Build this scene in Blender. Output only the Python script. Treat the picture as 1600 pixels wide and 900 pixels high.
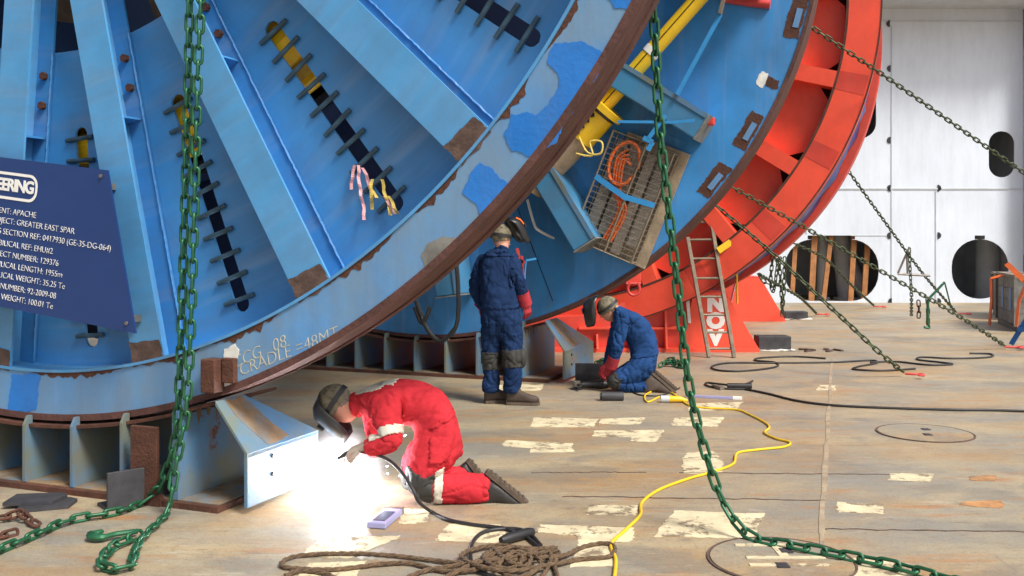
import bpy, bmesh, math, random
from mathutils import Vector, Matrix, noise
random.seed(7)
R_ = math.radians
scene = bpy.context.scene
for o in list(bpy.data.objects): bpy.data.objects.remove(o)

# ---------------------------------------------------------------- camera, sky, sun, exposure
FPX, CAMH, HORIZ = 1500.0, 1.62, 375.0
cam_d = bpy.data.cameras.new('camera'); cam = bpy.data.objects.new('camera', cam_d)
scene.collection.objects.link(cam); scene.camera = cam
cam.location = (0, 0, CAMH); cam.rotation_euler = (R_(90), 0, 0)
cam_d.sensor_width = 36; cam_d.lens = 36 * FPX / 1600; cam_d.shift_y = -75 / 1600
cam_d.clip_start = 0.1; cam_d.clip_end = 500
SUN_EL, SUN_AZ = 50, 136          # azimuth clockwise from +Y (view direction): behind the camera, to the right
w = bpy.data.worlds.new('World'); scene.world = w; w.use_nodes = True
wn = w.node_tree; bg = wn.nodes['Background']
sky = wn.nodes.new('ShaderNodeTexSky'); sky.sky_type = 'NISHITA'; sky.sun_disc = False
sky.sun_elevation = R_(SUN_EL); sky.sun_rotation = R_(SUN_AZ); sky.dust_density = 4; sky.air_density = 1.0
hs = wn.nodes.new('ShaderNodeHueSaturation'); hs.inputs['Saturation'].default_value = 0.45
wn.links.new(sky.outputs[0], hs.inputs['Color']); wn.links.new(hs.outputs[0], bg.inputs[0]); bg.inputs[1].default_value = 0.085
sl = bpy.data.lights.new('sun', 'SUN'); so = bpy.data.objects.new('sun', sl); scene.collection.objects.link(so)
sl.energy = 2.3; sl.angle = R_(16); sl.color = (1, 0.94, 0.84)
sd = Vector((math.sin(R_(SUN_AZ)) * math.cos(R_(SUN_EL)), math.cos(R_(SUN_AZ)) * math.cos(R_(SUN_EL)), math.sin(R_(SUN_EL))))
so.rotation_euler = sd.to_track_quat('Z', 'Y').to_euler(); so.location = (6, -6, 12)
scene.view_settings.view_transform = 'Standard'; scene.view_settings.look = 'None'
scene.view_settings.exposure = 0.9; scene.view_settings.gamma = 1.0

# ---------------------------------------------------------------- surveying helpers (sight lines from the camera's station)
def P(px, py, d): return Vector(((px - 800) / FPX * d, d, CAMH - (py - HORIZ) / FPX * d))
def G(px, py, z=0.0): return P(px, py, (CAMH - z) * FPX / (py - HORIZ))
PHI = 0.369
AX = Vector((math.sin(PHI), math.cos(PHI), 0)); UX = Vector((math.cos(PHI), -math.sin(PHI), 0))
RC = Vector((-3.146, 6.335, 0)); ZC = 5.093; RR = 4.644; RIN = 4.342; FARY = 5.662
def L(px, py, y):        # where a sight line meets the plane at axial distance y of the blue reel -> reel coordinates
    r = Vector(((px - 800) / FPX, 1, -(py - HORIZ) / FPX)); c = Vector((0, 0, CAMH))
    t = ((RC + AX * y - c).dot(AX)) / r.dot(AX); q = c + r * t - RC
    return Vector((q.dot(UX), q.dot(AX), q.z))

# ---------------------------------------------------------------- materials
def mat(name, col, rough=0.5, metal=0.0, var=0.12, scale=3.0, rust=0.0, rustcol=(0.13, 0.045, 0.02), bump=0.0, bscale=40, streak=0.0, col2=None, mix2=0.5, s2=0.6, spec=0.5, stretch=None, grime=0.0):
    m = bpy.data.materials.new(name); m.use_nodes = True
    nt = m.node_tree; N = nt.nodes; K = nt.links; b = N['Principled BSDF']
    b.inputs['Roughness'].default_value = rough; b.inputs['Metallic'].default_value = metal
    b.inputs['Specular IOR Level'].default_value = spec
    tc = N.new('ShaderNodeTexCoord'); vec = tc.outputs['Object']
    if stretch:
        mp = N.new('ShaderNodeMapping'); mp.inputs['Scale'].default_value = stretch; K.new(vec, mp.inputs[0]); vec = mp.outputs[0]
    def nz(sc, det=6, rg=0.6, v=None):
        n = N.new('ShaderNodeTexNoise'); n.inputs['Scale'].default_value = sc; n.inputs['Detail'].default_value = det
        n.inputs['Roughness'].default_value = rg; K.new(v or vec, n.inputs['Vector']); return n.outputs['Fac']
    def ramp(f, a, b_):
        r = N.new('ShaderNodeMapRange'); r.inputs[1].default_value = a; r.inputs[2].default_value = b_; K.new(f, r.inputs[0]); return r.outputs[0]
    def mx(f, A, B):
        x = N.new('ShaderNodeMix'); x.data_type = 'RGBA'
        if isinstance(f, float): x.inputs[0].default_value = f
        else: K.new(f, x.inputs[0])
        for s, v in ((6, A), (7, B)):
            if isinstance(v, tuple): x.inputs[s].default_value = (*v, 1)
            else: K.new(v, x.inputs[s])
        return x.outputs[2]
    c = mx(ramp(nz(scale), 0.3, 0.7), tuple(x * (1 - var) for x in col), tuple(min(1, x * (1 + var)) for x in col))
    if col2: c = mx(ramp(nz(s2, 7, 0.65), mix2 - 0.07, mix2 + 0.1), col2, c)
    if streak:
        mp = N.new('ShaderNodeMapping'); mp.inputs['Scale'].default_value = (9, 9, 0.5); K.new(tc.outputs['Object'], mp.inputs[0])
        f = ramp(nz(1.0, 4, 0.6, mp.outputs[0]), 0.52, 0.8)
        mu = N.new('ShaderNodeMath'); mu.operation = 'MULTIPLY'; mu.inputs[1].default_value = streak; K.new(f, mu.inputs[0])
        c = mx(mu.outputs[0], c, tuple(min(1, x * 0.6 + 0.22) for x in col))
    if grime:
        mp = N.new('ShaderNodeMapping'); mp.inputs['Scale'].default_value = (3.5, 3.5, 0.7); K.new(tc.outputs['Object'], mp.inputs[0])
        f = ramp(nz(1.3, 8, 0.7, mp.outputs[0]), 0.42, 0.75)
        mu = N.new('ShaderNodeMath'); mu.operation = 'MULTIPLY'; mu.inputs[1].default_value = grime; K.new(f, mu.inputs[0])
        c = mx(mu.outputs[0], c, (0.17, 0.14, 0.10))
    if rust:
        f = ramp(nz(scale * 0.9, 9, 0.72), 0.76 - rust * 0.3, 0.80 - rust * 0.27)
        c = mx(f, c, mx(ramp(nz(25), 0.3, 0.7), rustcol, tuple(x * 2.0 for x in rustcol)))
        r = N.new('ShaderNodeMapRange'); r.inputs[3].default_value = rough; r.inputs[4].default_value = 0.9; K.new(f, r.inputs[0]); K.new(r.outputs[0], b.inputs['Roughness'])
    K.new(c, b.inputs['Base Color'])
    if bump:
        bp = N.new('ShaderNodeBump'); bp.inputs['Strength'].default_value = bump; bp.inputs['Distance'].default_value = 0.02
        K.new(nz(bscale, 5), bp.inputs['Height']); K.new(bp.outputs[0], b.inputs['Normal'])
    return m
def emit(name, col, s):
    m = bpy.data.materials.new(name); m.use_nodes = True; b = m.node_tree.nodes['Principled BSDF']
    b.inputs['Base Color'].default_value = (*col, 1); b.inputs['Emission Color'].default_value = (*col, 1); b.inputs['Emission Strength'].default_value = s
    return m
BLUE = (0.042, 0.25, 0.60)
M = dict(
    blue=mat('blue_paint', BLUE, 0.46, rust=0.09, streak=0.42, grime=0.28, var=0.2, scale=1.6, bump=0.12, bscale=3),
    spoke=mat('spoke_paint', (0.075, 0.30, 0.60), 0.45, rust=0.15, streak=0.22, grime=0.36, bump=0.05, bscale=8),
    rim=mat('rim_paint', (0.085, 0.28, 0.60), 0.5, rust=0.32, streak=0.2, grime=0.42, col2=(0.15, 0.29, 0.47), mix2=0.5, s2=0.8, bump=0.1, bscale=12),
    bright=mat('fresh_blue_paint', (0.012, 0.18, 0.60), 0.45, var=0.15, rust=0.12, grime=0.2, bump=0.2, bscale=25),
    teal=mat('teal_paint', (0.05, 0.22, 0.42), 0.5, rust=0.3, grime=0.4, bump=0.1),
    cradle=mat('cradle_paint', (0.06, 0.205, 0.40), 0.55, rust=0.42, streak=0.12, grime=0.95, col2=(0.15, 0.185, 0.15), mix2=0.48, s2=1.6, bump=0.1),
    rust=mat('rust', (0.085, 0.032, 0.019), 0.85, var=0.45, scale=7, bump=0.5, bscale=50),
    tread=mat('rusty_tread', (0.095, 0.04, 0.033), 0.8, var=0.4, scale=5, bump=0.4, bscale=30, stretch=(1, 6, 1)),
    burn=mat('burnt_paint', (0.10, 0.062, 0.05), 0.85, var=0.6, scale=9, bump=0.3),
    stain=mat('grey_stain', (0.20, 0.20, 0.185), 0.8, var=0.4, scale=6, rust=0.3),
    primer=mat('white_primer', (0.72, 0.72, 0.68), 0.8, var=0.2, scale=12, rust=0.15),
    dark=mat('dark_inside', (0.012, 0.016, 0.03), 0.8),
    drum=mat('navy_with_drum_shade', (0.007, 0.02, 0.075), 0.6),  # near-black navy: shade inside the hollow drum is put into the colour
    yellow=mat('yellow_sheath', (0.78, 0.50, 0.015), 0.4, var=0.1),
    yellowdirty=mat('dirty_yellow', (0.5, 0.33, 0.03), 0.6, var=0.4, scale=8),
    bar=mat('bar_steel', (0.035, 0.085, 0.13), 0.6, var=0.4, scale=15),
    red=mat('red_paint', (0.84, 0.085, 0.042), 0.45, var=0.12, rust=0.07, grime=0.10, streak=0.06, bump=0.03, bscale=6),
    redb=mat('scuffed_red_paint', (0.64, 0.050, 0.030), 0.5, var=0.2, rust=0.14, streak=0.08, grime=0.3),
    navy=mat('sign_navy', (0.012, 0.042, 0.17), 0.35, var=0.06),
    white=mat('white_paint', (0.82, 0.82, 0.80), 0.5, var=0.04),
    chalk=mat('chalk', (0.50, 0.46, 0.33), 0.9, var=0.2, scale=20),
    wall=mat('bulkhead_white', (0.63, 0.70, 0.80), 0.5, var=0.06, scale=0.6, bump=0.12, bscale=0.9, grime=0.16, streak=0.1, rust=0.04),
    wallgrey=mat('beam_grey', (0.5, 0.54, 0.58), 0.5, rust=0.05),
    chain=mat('green_chain', (0.018, 0.105, 0.048), 0.4, metal=0.3, var=0.35, scale=20, rust=0.12),
    chainold=mat('worn_chain', (0.06, 0.08, 0.04), 0.5, metal=0.4, var=0.4, scale=20, rust=0.35),
    steel=mat('bare_steel', (0.22, 0.20, 0.18), 0.5, metal=0.6, var=0.3, scale=8, rust=0.25),
    darksteel=mat('dark_steel', (0.055, 0.055, 0.062), 0.6, metal=0.3, var=0.3, scale=10, rust=0.2),
    alu=mat('dull_aluminium', (0.24, 0.20, 0.15), 0.5, metal=0.5, var=0.3, scale=9),
    wood=mat('grey_timber', (0.25, 0.22, 0.18), 0.85, var=0.4, scale=6, bump=0.3, stretch=(1, 1, 8)),
    plank=mat('brown_plank', (0.36, 0.16, 0.06), 0.8, var=0.35, scale=5, bump=0.2),
    crate=mat('crate_timber', (0.17, 0.18, 0.17), 0.85, var=0.35, scale=6, bump=0.3),
    tan=mat('tan_canvas', (0.33, 0.26, 0.18), 0.9, var=0.3, scale=5, bump=0.3),
    orange=mat('orange_hose', (0.75, 0.14, 0.02), 0.5, var=0.15),
    strapblue=mat('blue_strap', (0.03, 0.27, 0.62), 0.7, var=0.15),
    tarp=mat('blue_tarp', (0.015, 0.06, 0.30), 0.4, var=0.3, bump=0.4, bscale=9),
    black=mat('black_rubber', (0.018, 0.018, 0.02), 0.5, var=0.3),
    rope=mat('brown_rope', (0.15, 0.095, 0.055), 0.9, var=0.4, scale=30, bump=0.8, bscale=120),
    paint=mat('cream_deck_paint', (0.62, 0.54, 0.36), 0.7, var=0.25, scale=6, rust=0.82, rustcol=(0.15, 0.115, 0.075), bump=0.1),
    wetpaint=mat('orange_rust_mark', (0.40, 0.20, 0.08), 0.8, var=0.5, scale=9, rust=0.8, rustcol=(0.14, 0.11, 0.08)),
    redcloth=mat('red_coverall', (0.50, 0.030, 0.042), 0.9, var=0.2, scale=6, bump=0.5, bscale=22, spec=0.1),
    bluecloth=mat('navy_coverall', (0.012, 0.030, 0.088), 0.9, var=0.3, scale=6, bump=0.5, bscale=22, spec=0.1),
    bluecloth2=mat('blue_coverall', (0.016, 0.052, 0.16), 0.9, var=0.25, scale=6, bump=0.5, bscale=22, spec=0.1),
    skin=mat('skin', (0.52, 0.26, 0.18), 0.55, var=0.08),
    hair=mat('grey_hair', (0.20, 0.17, 0.14), 0.8, var=0.4, scale=40, bump=0.6, bscale=90),
    camo=mat('camouflage_cap', (0.085, 0.07, 0.045), 0.9, var=0.5, scale=22, col2=(0.2, 0.18, 0.12), mix2=0.5, s2=25),
    boot=mat('black_boot', (0.022, 0.02, 0.019), 0.42, var=0.3, bump=0.2),
    brownboot=mat('brown_boot', (0.06, 0.042, 0.032), 0.75, var=0.4, scale=10),
    sole=mat('boot_sole', (0.095, 0.07, 0.05), 0.85, var=0.3, scale=15),
    glove=mat('red_glove', (0.36, 0.022, 0.035), 0.8, var=0.25, scale=15, bump=0.3),
    greyglove=mat('grey_leather_glove', (0.30, 0.24, 0.19), 0.8, var=0.2),
    mask=mat('black_welding_mask', (0.02, 0.02, 0.022), 0.35, var=0.2),
    reflect=mat('reflective_tape', (0.55, 0.53, 0.45), 0.45, var=0.12),
    pad=mat('knee_pad', (0.03, 0.03, 0.028), 0.7, var=0.3),
    pink=mat('pink_tape', (0.78, 0.42, 0.45), 0.8, var=0.1), ytape=mat('yellow_tape', (0.66, 0.5, 0.12), 0.8, var=0.2),
    redhook=mat('red_hook', (0.55, 0.05, 0.045), 0.5, var=0.2, rust=0.2),
    lilac=mat('electrode_box_card', (0.32, 0.32, 0.55), 0.5, var=0.1),
    bluestand=mat('blue_trestle_paint', (0.02, 0.15, 0.45), 0.5, var=0.1),
)
M['wash'] = mat('rusty_wash', (0.20, 0.135, 0.075), 0.8, var=0.45, scale=6, rust=0.4, col2=(0.13, 0.18, 0.22), mix2=0.42, s2=5)
M['arc'] = emit('welding_arc', (0.86, 0.92, 1.0), 400)

# ---------------------------------------------------------------- mesh helpers
class MB:
    def __init__(s): s.v = []; s.f = []
    def add(s, vs, fs):
        n = len(s.v); s.v += [Vector(v) for v in vs]; s.f += [tuple(i + n for i in f) for f in fs]; return s
    def box(s, c, d, mx=None):
        c = Vector(c); x, y, z = (k / 2 for k in d)
        vs = [Vector((sx * x, sy * y, sz * z)) for sz in (-1, 1) for sx, sy in ((-1, -1), (1, -1), (1, 1), (-1, 1))]
        if mx: vs = [mx @ v for v in vs]
        return s.add([c + v for v in vs], [(3, 2, 1, 0), (4, 5, 6, 7), (0, 1, 5, 4), (1, 2, 6, 5), (2, 3, 7, 6), (3, 0, 4, 7)])
    def bar(s, a, b, wd, ht, up=(0, 0, 1)):
        a, b = Vector(a), Vector(b); t = (b - a).normalized(); sd_ = t.cross(Vector(up))
        if sd_.length < 1e-4: sd_ = t.cross(Vector((1, 0, 0)))
        sd_.normalize(); n = sd_.cross(t)
        return s.box((a + b) / 2, ((b - a).length, wd, ht), Matrix((t, sd_, n)).transposed())
    def tube(s, pts, r, n=8, cap=True, closed=False):
        pts = [Vector(p) for p in pts]; m = len(pts); rs = r if isinstance(r, (list, tuple)) else [r] * m
        prev = None; base = len(s.v)
        for i, p in enumerate(pts):
            if closed: t = pts[(i + 1) % m] - pts[i - 1]
            else: t = pts[min(i + 1, m - 1)] - pts[max(i - 1, 0)]
            t.normalize()
            if prev is None:
                prev = t.cross(Vector((0, 0, 1)))
                if prev.length < 1e-3: prev = t.cross(Vector((1, 0, 0)))
            prev = (prev - t * prev.dot(t)).normalized(); q = t.cross(prev)
            for k in range(n):
                an = 2 * math.pi * k / n; s.v.append(p + (prev * math.cos(an) + q * math.sin(an)) * rs[i])
        for i in range(m if closed else m - 1):
            j = (i + 1) % m
            for k in range(n): s.f.append((base + i * n + k, base + i * n + (k + 1) % n, base + j * n + (k + 1) % n, base + j * n + k))
        if cap and not closed:
            s.f.append(tuple(base + k for k in reversed(range(n)))); s.f.append(tuple(base + (m - 1) * n + k for k in range(n)))
        return s
    def prism(s, poly, off):           # polygon of 3D points extruded by a vector
        n = len(poly); off = Vector(off); poly = [Vector(p) for p in poly]
        return s.add(poly + [p + off for p in poly], [tuple(range(n))] + [tuple(reversed(range(n, 2 * n)))] + [((i + 1) % n, i, n + i, n + (i + 1) % n) for i in range(n)])
    def loft(s, rings, cap=True):
        base = len(s.v); n = len(rings[0])
        for r in rings: s.v += [Vector(p) for p in r]
        for i in range(len(rings) - 1):
            for k in range(n): s.f.append((base + i * n + k, base + i * n + (k + 1) % n, base + (i + 1) * n + (k + 1) % n, base + (i + 1) * n + k))
        if cap:
            s.f.append(tuple(base + k for k in reversed(range(n)))); s.f.append(tuple(base + (len(rings) - 1) * n + k for k in range(n)))
        return s
    def ring(s, r0, r1, y0, y1, n=160, a0=0.0, a1=2 * math.pi):    # solid of revolution about the local y axis, rectangular section
        full = abs(a1 - a0 - 2 * math.pi) < 1e-6; m = n if full else n + 1; base = len(s.v)
        for i in range(m):
            a = a0 + (a1 - a0) * i / n
            for r, y in ((r0, y0), (r1, y0), (r1, y1), (r0, y1)): s.v.append(Vector((r * math.cos(a), y, r * math.sin(a))))
        for i in range(n):
            j = (i + 1) % m
            for k in range(4): s.f.append((base + i * 4 + k, base + i * 4 + (k + 1) % 4, base + j * 4 + (k + 1) % 4, base + j * 4 + k))
        if not full: s.f.append((base, base + 1, base + 2, base + 3)); s.f.append(tuple(base + n * 4 + k for k in (3, 2, 1, 0)))
        return s
    def ball(s, c, r, n=12, m=8):
        c = Vector(c); r = Vector(r) if not isinstance(r, (int, float)) else Vector((r, r, r)); rings = []
        for i in range(m + 1):
            a = -math.pi / 2 + math.pi * (i + 0.02) / (m + 0.04)
            rings.append([c + Vector((r.x * math.cos(a) * math.cos(2 * math.pi * k / n), r.y * math.cos(a) * math.sin(2 * math.pi * k / n), r.z * math.sin(a))) for k in range(n)])
        return s.loft(rings)
    def xf(s, mx): s.v = [mx @ v for v in s.v]; return s
    def mesh(s, name, smooth=None):
        me = bpy.data.meshes.new(name); me.from_pydata([tuple(v) for v in s.v], [], s.f); me.validate()
        bm = bmesh.new(); bm.from_mesh(me); bmesh.ops.recalc_face_normals(bm, faces=bm.faces); bm.to_mesh(me); bm.free()
        if smooth is not None:
            me.polygons.foreach_set('use_smooth', [True] * len(me.polygons))
            me.set_sharp_from_angle(angle=R_(smooth))
        return me
    def build(s, name, m, parent=None, smooth=None, bevel=0, **tags):
        o = link(name, s.mesh(name, smooth), m, parent)
        if bevel:
            b = o.modifiers.new('bevel', 'BEVEL'); b.width = bevel; b.segments = 2; b.limit_method = 'ANGLE'
        return tag(o, **tags)
def link(name, me, m=None, parent=None):
    o = bpy.data.objects.new(name, me); scene.collection.objects.link(o)
    if m and not me.materials: me.materials.append(M[m] if isinstance(m, str) else m)
    if parent: o.parent = parent
    return o
def tag(o, label=None, cat=None, group=None, kind=None):
    for k, v in (('label', label), ('category', cat), ('group', group), ('kind', kind)):
        if v: o[k] = v
    return o
def thing(name, label, cat, loc=(0, 0, 0), rz=0, group=None):
    o = bpy.data.objects.new(name, None); scene.collection.objects.link(o); o.empty_display_size = 0.1
    o.location = loc; o.rotation_euler = (0, 0, rz); return tag(o, label, cat, group)
def smoothpath(pts, n=8):
    pts = [Vector(p) for p in pts]; out = []
    for i in range(len(pts) - 1):
        p0 = pts[max(i - 1, 0)]; p1 = pts[i]; p2 = pts[i + 1]; p3 = pts[min(i + 2, len(pts) - 1)]
        for k in range(n):
            t = k / n
            out.append(0.5 * (2 * p1 + (p2 - p0) * t + (2 * p0 - 5 * p1 + 4 * p2 - p3) * t * t + (3 * p1 - p0 - 3 * p2 + p3) * t ** 3))
    return out + [pts[-1]]
def text_mesh(body, size, ext=0.002, shear=0, spacing=1.0, align='LEFT', bold=0.0):
    c = bpy.data.curves.new('txt', 'FONT'); c.body = body; c.size = size; c.extrude = ext; c.shear = shear; c.space_character = spacing; c.align_x = align; c.offset = bold; c.resolution_u = 3
    o = bpy.data.objects.new('txt', c); scene.collection.objects.link(o)
    me = bpy.data.meshes.new_from_object(o.evaluated_get(bpy.context.evaluated_depsgraph_get())); bpy.data.objects.remove(o); bpy.data.curves.remove(c)
    me.materials.clear(); return me
def plate_with_holes(outline, holes, thick):      # outline and holes in (x, z); solid plate, front at y=0, back at y=thick
    c = bpy.data.curves.new('pl', 'CURVE'); c.dimensions = '2D'; c.fill_mode = 'BOTH'; c.extrude = thick / 2
    for poly in [outline] + holes:
        s = c.splines.new('POLY'); s.points.add(len(poly) - 1); s.use_cyclic_u = True
        for q, (x, z) in zip(s.points, poly): q.co = (x, z, 0, 1)
    o = bpy.data.objects.new('pl', c); scene.collection.objects.link(o)
    me = bpy.data.meshes.new_from_object(o.evaluated_get(bpy.context.evaluated_depsgraph_get())); bpy.data.objects.remove(o); bpy.data.curves.remove(c)
    me.transform(Matrix(((1, 0, 0, 0), (0, 0, 1, thick / 2), (0, 1, 0, 0), (0, 0, 0, 1)))); me.materials.clear(); return me
def rough_poly(pts, jit=0.01, sub=6):             # ragged outline through the given points
    out = []; sd_ = random.uniform(0, 90)
    for i, p in enumerate(pts):
        q = pts[(i + 1) % len(pts)]; m_ = max(sub, int((Vector(q) - Vector(p)).length / 0.012))
        for k in range(min(m_, 40)):
            c = Vector(p).lerp(Vector(q), k / min(m_, 40)); n1 = noise.noise_vector(c * 14 + Vector((sd_, 0, 0))) * jit * 1.3 + noise.noise_vector(c * 50 + Vector((0, sd_, 0))) * jit * .8
            out.append(c + Vector((n1.x, 0, n1.z)))
    return out

# ================================================================ THE SETTING
# deck material: worn grey-tan steel with rust washes
def deck_mat():
    m = bpy.data.materials.new('worn_deck'); m.use_nodes = True; nt = m.node_tree; N = nt.nodes; K = nt.links; b = N['Principled BSDF']
    tc = N.new('ShaderNodeTexCoord')
    def nz(sc, det=6, rg=0.6, st=(1, 1, 1)):
        mp = N.new('ShaderNodeMapping'); mp.inputs['Scale'].default_value = st; K.new(tc.outputs['Object'], mp.inputs[0])
        n = N.new('ShaderNodeTexNoise'); n.inputs['Scale'].default_value = sc; n.inputs['Detail'].default_value = det; n.inputs['Roughness'].default_value = rg
        K.new(mp.outputs[0], n.inputs['Vector']); return n.outputs['Fac']
    def rp(f, a, c):
        r = N.new('ShaderNodeMapRange'); r.inputs[1].default_value = a; r.inputs[2].default_value = c; K.new(f, r.inputs[0]); return r.outputs[0]
    def mx(f, A, B, amt=1.0):
        if amt != 1.0:
            q = N.new('ShaderNodeMath'); q.operation = 'MULTIPLY'; q.inputs[1].default_value = amt; K.new(f, q.inputs[0]); f = q.outputs[0]
        x = N.new('ShaderNodeMix'); x.data_type = 'RGBA'; K.new(f, x.inputs[0])
        for s, v in ((6, A), (7, B)):
            if isinstance(v, tuple): x.inputs[s].default_value = (*v, 1)
            else: K.new(v, x.inputs[s])
        return x.outputs[2]
    c = mx(rp(nz(0.7, 8, 0.65, (1, 1.6, 1)), 0.38, 0.62), (0.245, 0.235, 0.20), (0.40, 0.325, 0.205))
    c = mx(rp(nz(0.5, 7, 0.6, (1, 2.4, 1)), 0.48, 0.68), c, (0.36, 0.215, 0.085), 0.85)
    c = mx(rp(nz(1.7, 9, 0.7, (0.6, 3.2, 1)), 0.56, 0.66), c, (0.40, 0.17, 0.055), 0.75)
    c = mx(rp(nz(3.0, 9, 0.75, (0.7, 2.5, 1)), 0.60, 0.66), c, (0.11, 0.075, 0.055), 0.55)
    c = mx(rp(nz(2.5, 8, 0.75, (0.35, 9, 1)), 0.60, 0.64), c, (0.11, 0.085, 0.065), 0.55)
    c = mx(rp(nz(4.0, 8, 0.7, (6, 0.5, 1)), 0.63, 0.66), c, (0.13, 0.10, 0.08), 0.4)
    c = mx(rp(nz(0.9, 6, 0.6, (1, 1.3, 1)), 0.55, 0.6), c, (0.16, 0.16, 0.15), 0.45)
    c = mx(rp(nz(40, 3, 0.6), 0.60, 0.70), c, (0.42, 0.36, 0.26), 0.4)
    c = mx(rp(nz(18, 5, 0.7), 0.62, 0.72), c, (0.12, 0.10, 0.09), 0.5)
    c = mx(rp(nz(1.1, 7, 0.7, (1, 2, 1)), 0.6, 0.75), c, (0.30, 0.33, 0.36), 0.6)
    c = mx(rp(nz(7, 10, 0.85, (1, 1.8, 1)), 0.50, 0.60), c, (0.17, 0.135, 0.10), 0.38)
    c = mx(rp(nz(26, 6, 0.8), 0.55, 0.62), c, (0.33, 0.17, 0.07), 0.5)
    c = mx(rp(nz(60, 4, 0.7), 0.56, 0.62), c, (0.10, 0.085, 0.07), 0.45)
    c = mx(rp(nz(5, 10, 0.8, (0.5, 2.2, 1)), 0.58, 0.62), c, (0.46, 0.42, 0.34), 0.5)
    K.new(c, b.inputs['Base Color'])
    r = N.new('ShaderNodeMapRange'); r.inputs[3].default_value = 0.30; r.inputs[4].default_value = 0.75; K.new(nz(2.2, 7), r.inputs[0]); K.new(r.outputs[0], b.inputs['Roughness'])
    bp = N.new('ShaderNodeBump'); bp.inputs['Strength'].default_value = 0.25; bp.inputs['Distance'].default_value = 0.01; K.new(nz(9, 8, 0.7), bp.inputs['Height']); K.new(bp.outputs[0], b.inputs['Normal'])
    return m
M['deck'] = deck_mat()
deck = MB().box((0, 40, -0.05), (400, 400, 0.1)).build('deck', 'deck', kind='structure')
# cream paint patches, weld seams, rust marks: flat things on the deck
def deck_patch(name, px, m, jit=0.014, z=0.0025, sub=14):
    pts = [G(x, y) for x, y in px]; out = []
    for i, p in enumerate(pts):
        q = pts[(i + 1) % len(pts)]
        for k in range(24):
            c = p.lerp(q, k / 24); n1 = noise.noise_vector(c * 12) * 0.016 + noise.noise_vector(c * 45) * 0.012; out.append(c + Vector((n1.x, n1.y, 0)))
    o = MB().prism([Vector((p.x, p.y, 0.0005)) for p in out], (0, 0, z - 0.0005)).build(name, m, deck); return o
for px in [[(835, 652), (935, 655), (925, 668), (830, 667)], [(940, 655), (1010, 652), (1000, 663), (935, 663)],
           [(930, 673), (1038, 672), (1025, 690), (985, 690), (985, 683), (925, 682)], [(790, 688), (895, 693), (895, 707), (828, 707), (828, 700), (783, 697)],
           [(1080, 631), (1160, 628), (1150, 641), (1075, 642)], [(1055, 653), (1132, 652), (1122, 667), (1050, 665)],
           [(1070, 708), (1115, 705), (1130, 722), (1127, 739), (1070, 740), (1065, 722)], [(920, 790), (1000, 790), (990, 806), (915, 805)],
           [(1055, 798), (1195, 803), (1175, 842), (1022, 838)], [(845, 820), (990, 825), (990, 845), (955, 850), (965, 885), (890, 887), (905, 850), (900, 838), (838, 832)],
           [(700, 820), (780, 820), (800, 850), (680, 845)], [(625, 795), (675, 795), (668, 818), (622, 818)], [(500, 840), (630, 838), (545, 872), (470, 870)],
           [(485, 880), (575, 876), (550, 915), (450, 915)], [(1390, 740), (1457, 741), (1455, 753), (1388, 751)], [(1308, 785), (1380, 788), (1380, 803), (1308, 800)],
           [(1335, 872), (1420, 882), (1445, 915), (1325, 915)], [(1280, 602), (1305, 602), (1305, 610), (1275, 610)], [(770, 602), (850, 600), (845, 610), (765, 612)]]:
    deck_patch('paint_patch', px, 'paint')
for px in [[(1500, 785), (1565, 782), (1568, 795), (1498, 790)], [(1515, 744), (1557, 743), (1555, 752), (1513, 750)]]: deck_patch('rust_mark', px, 'wetpaint', 0.02, z=0.003)
for a, b, wd, m in [(G(1300, 560), G(1279, 900), 0.035, 'tan'), (G(880, 776), G(1290, 782), 0.012, 'burn'), (G(1060, 739), G(1400, 742), 0.008, 'burn'), (G(1290, 827), G(1640, 832), 0.01, 'burn'), (G(830, 739), G(1010, 738), 0.008, 'burn')]:
    n = 26; path = [a.lerp(b, i / n) + Vector((random.uniform(-.008, .008), random.uniform(-.012, .012), 0.0015)) for i in range(n + 1)]
    mb = MB()
    for p, q in zip(path, path[1:]): mb.bar(p, q, wd * random.uniform(0.6, 1.1), 0.005)
    mb.build('weld_seam', m, deck)
# round flush hatches
def hatch(c, r, label, marks):
    t = thing('deck_hatch', label, 'hatch', (c.x, c.y, 0), group='round flush deck hatches')
    cover = MB().xf(Matrix()); cover.ring(0.0001, r, 0, 0.008, 48); cover.xf(Matrix.Rotation(R_(90), 4, 'X')); cover.build('cover', 'deck', t)
    mb = MB(); mb.ring(r + 0.006, r + 0.018, 0, 0.008, 48); mb.xf(Matrix.Rotation(R_(90), 4, 'X')); mb.build('rim_ring', 'burn', t)
    for dx, dy in ((-0.02, -0.1), (0.06, 0.12)):
        MB().box((dx, dy, 0.011), (0.06, 0.07, 0.006)).build('lifting_socket', 'darksteel', t)
    for x, y, wx, wy in marks: MB().box((x, y, 0.0102), (wx, wy, 0.004)).build('painted_bar', 'paint', t)
hatch(G(1445, 677), 0.37, 'plain round flush hatch in the deck at right', [])
hatch(G(1220, 876), 0.35, 'round flush hatch with cream painted bars under the green chain', [(0.0, 0.22, 0.36, 0.035), (0.03, 0.02, 0.40, 0.035), (0.02, -0.09, 0.40, 0.035), (0.03, 0.12, 0.05, 0.16)])

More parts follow.
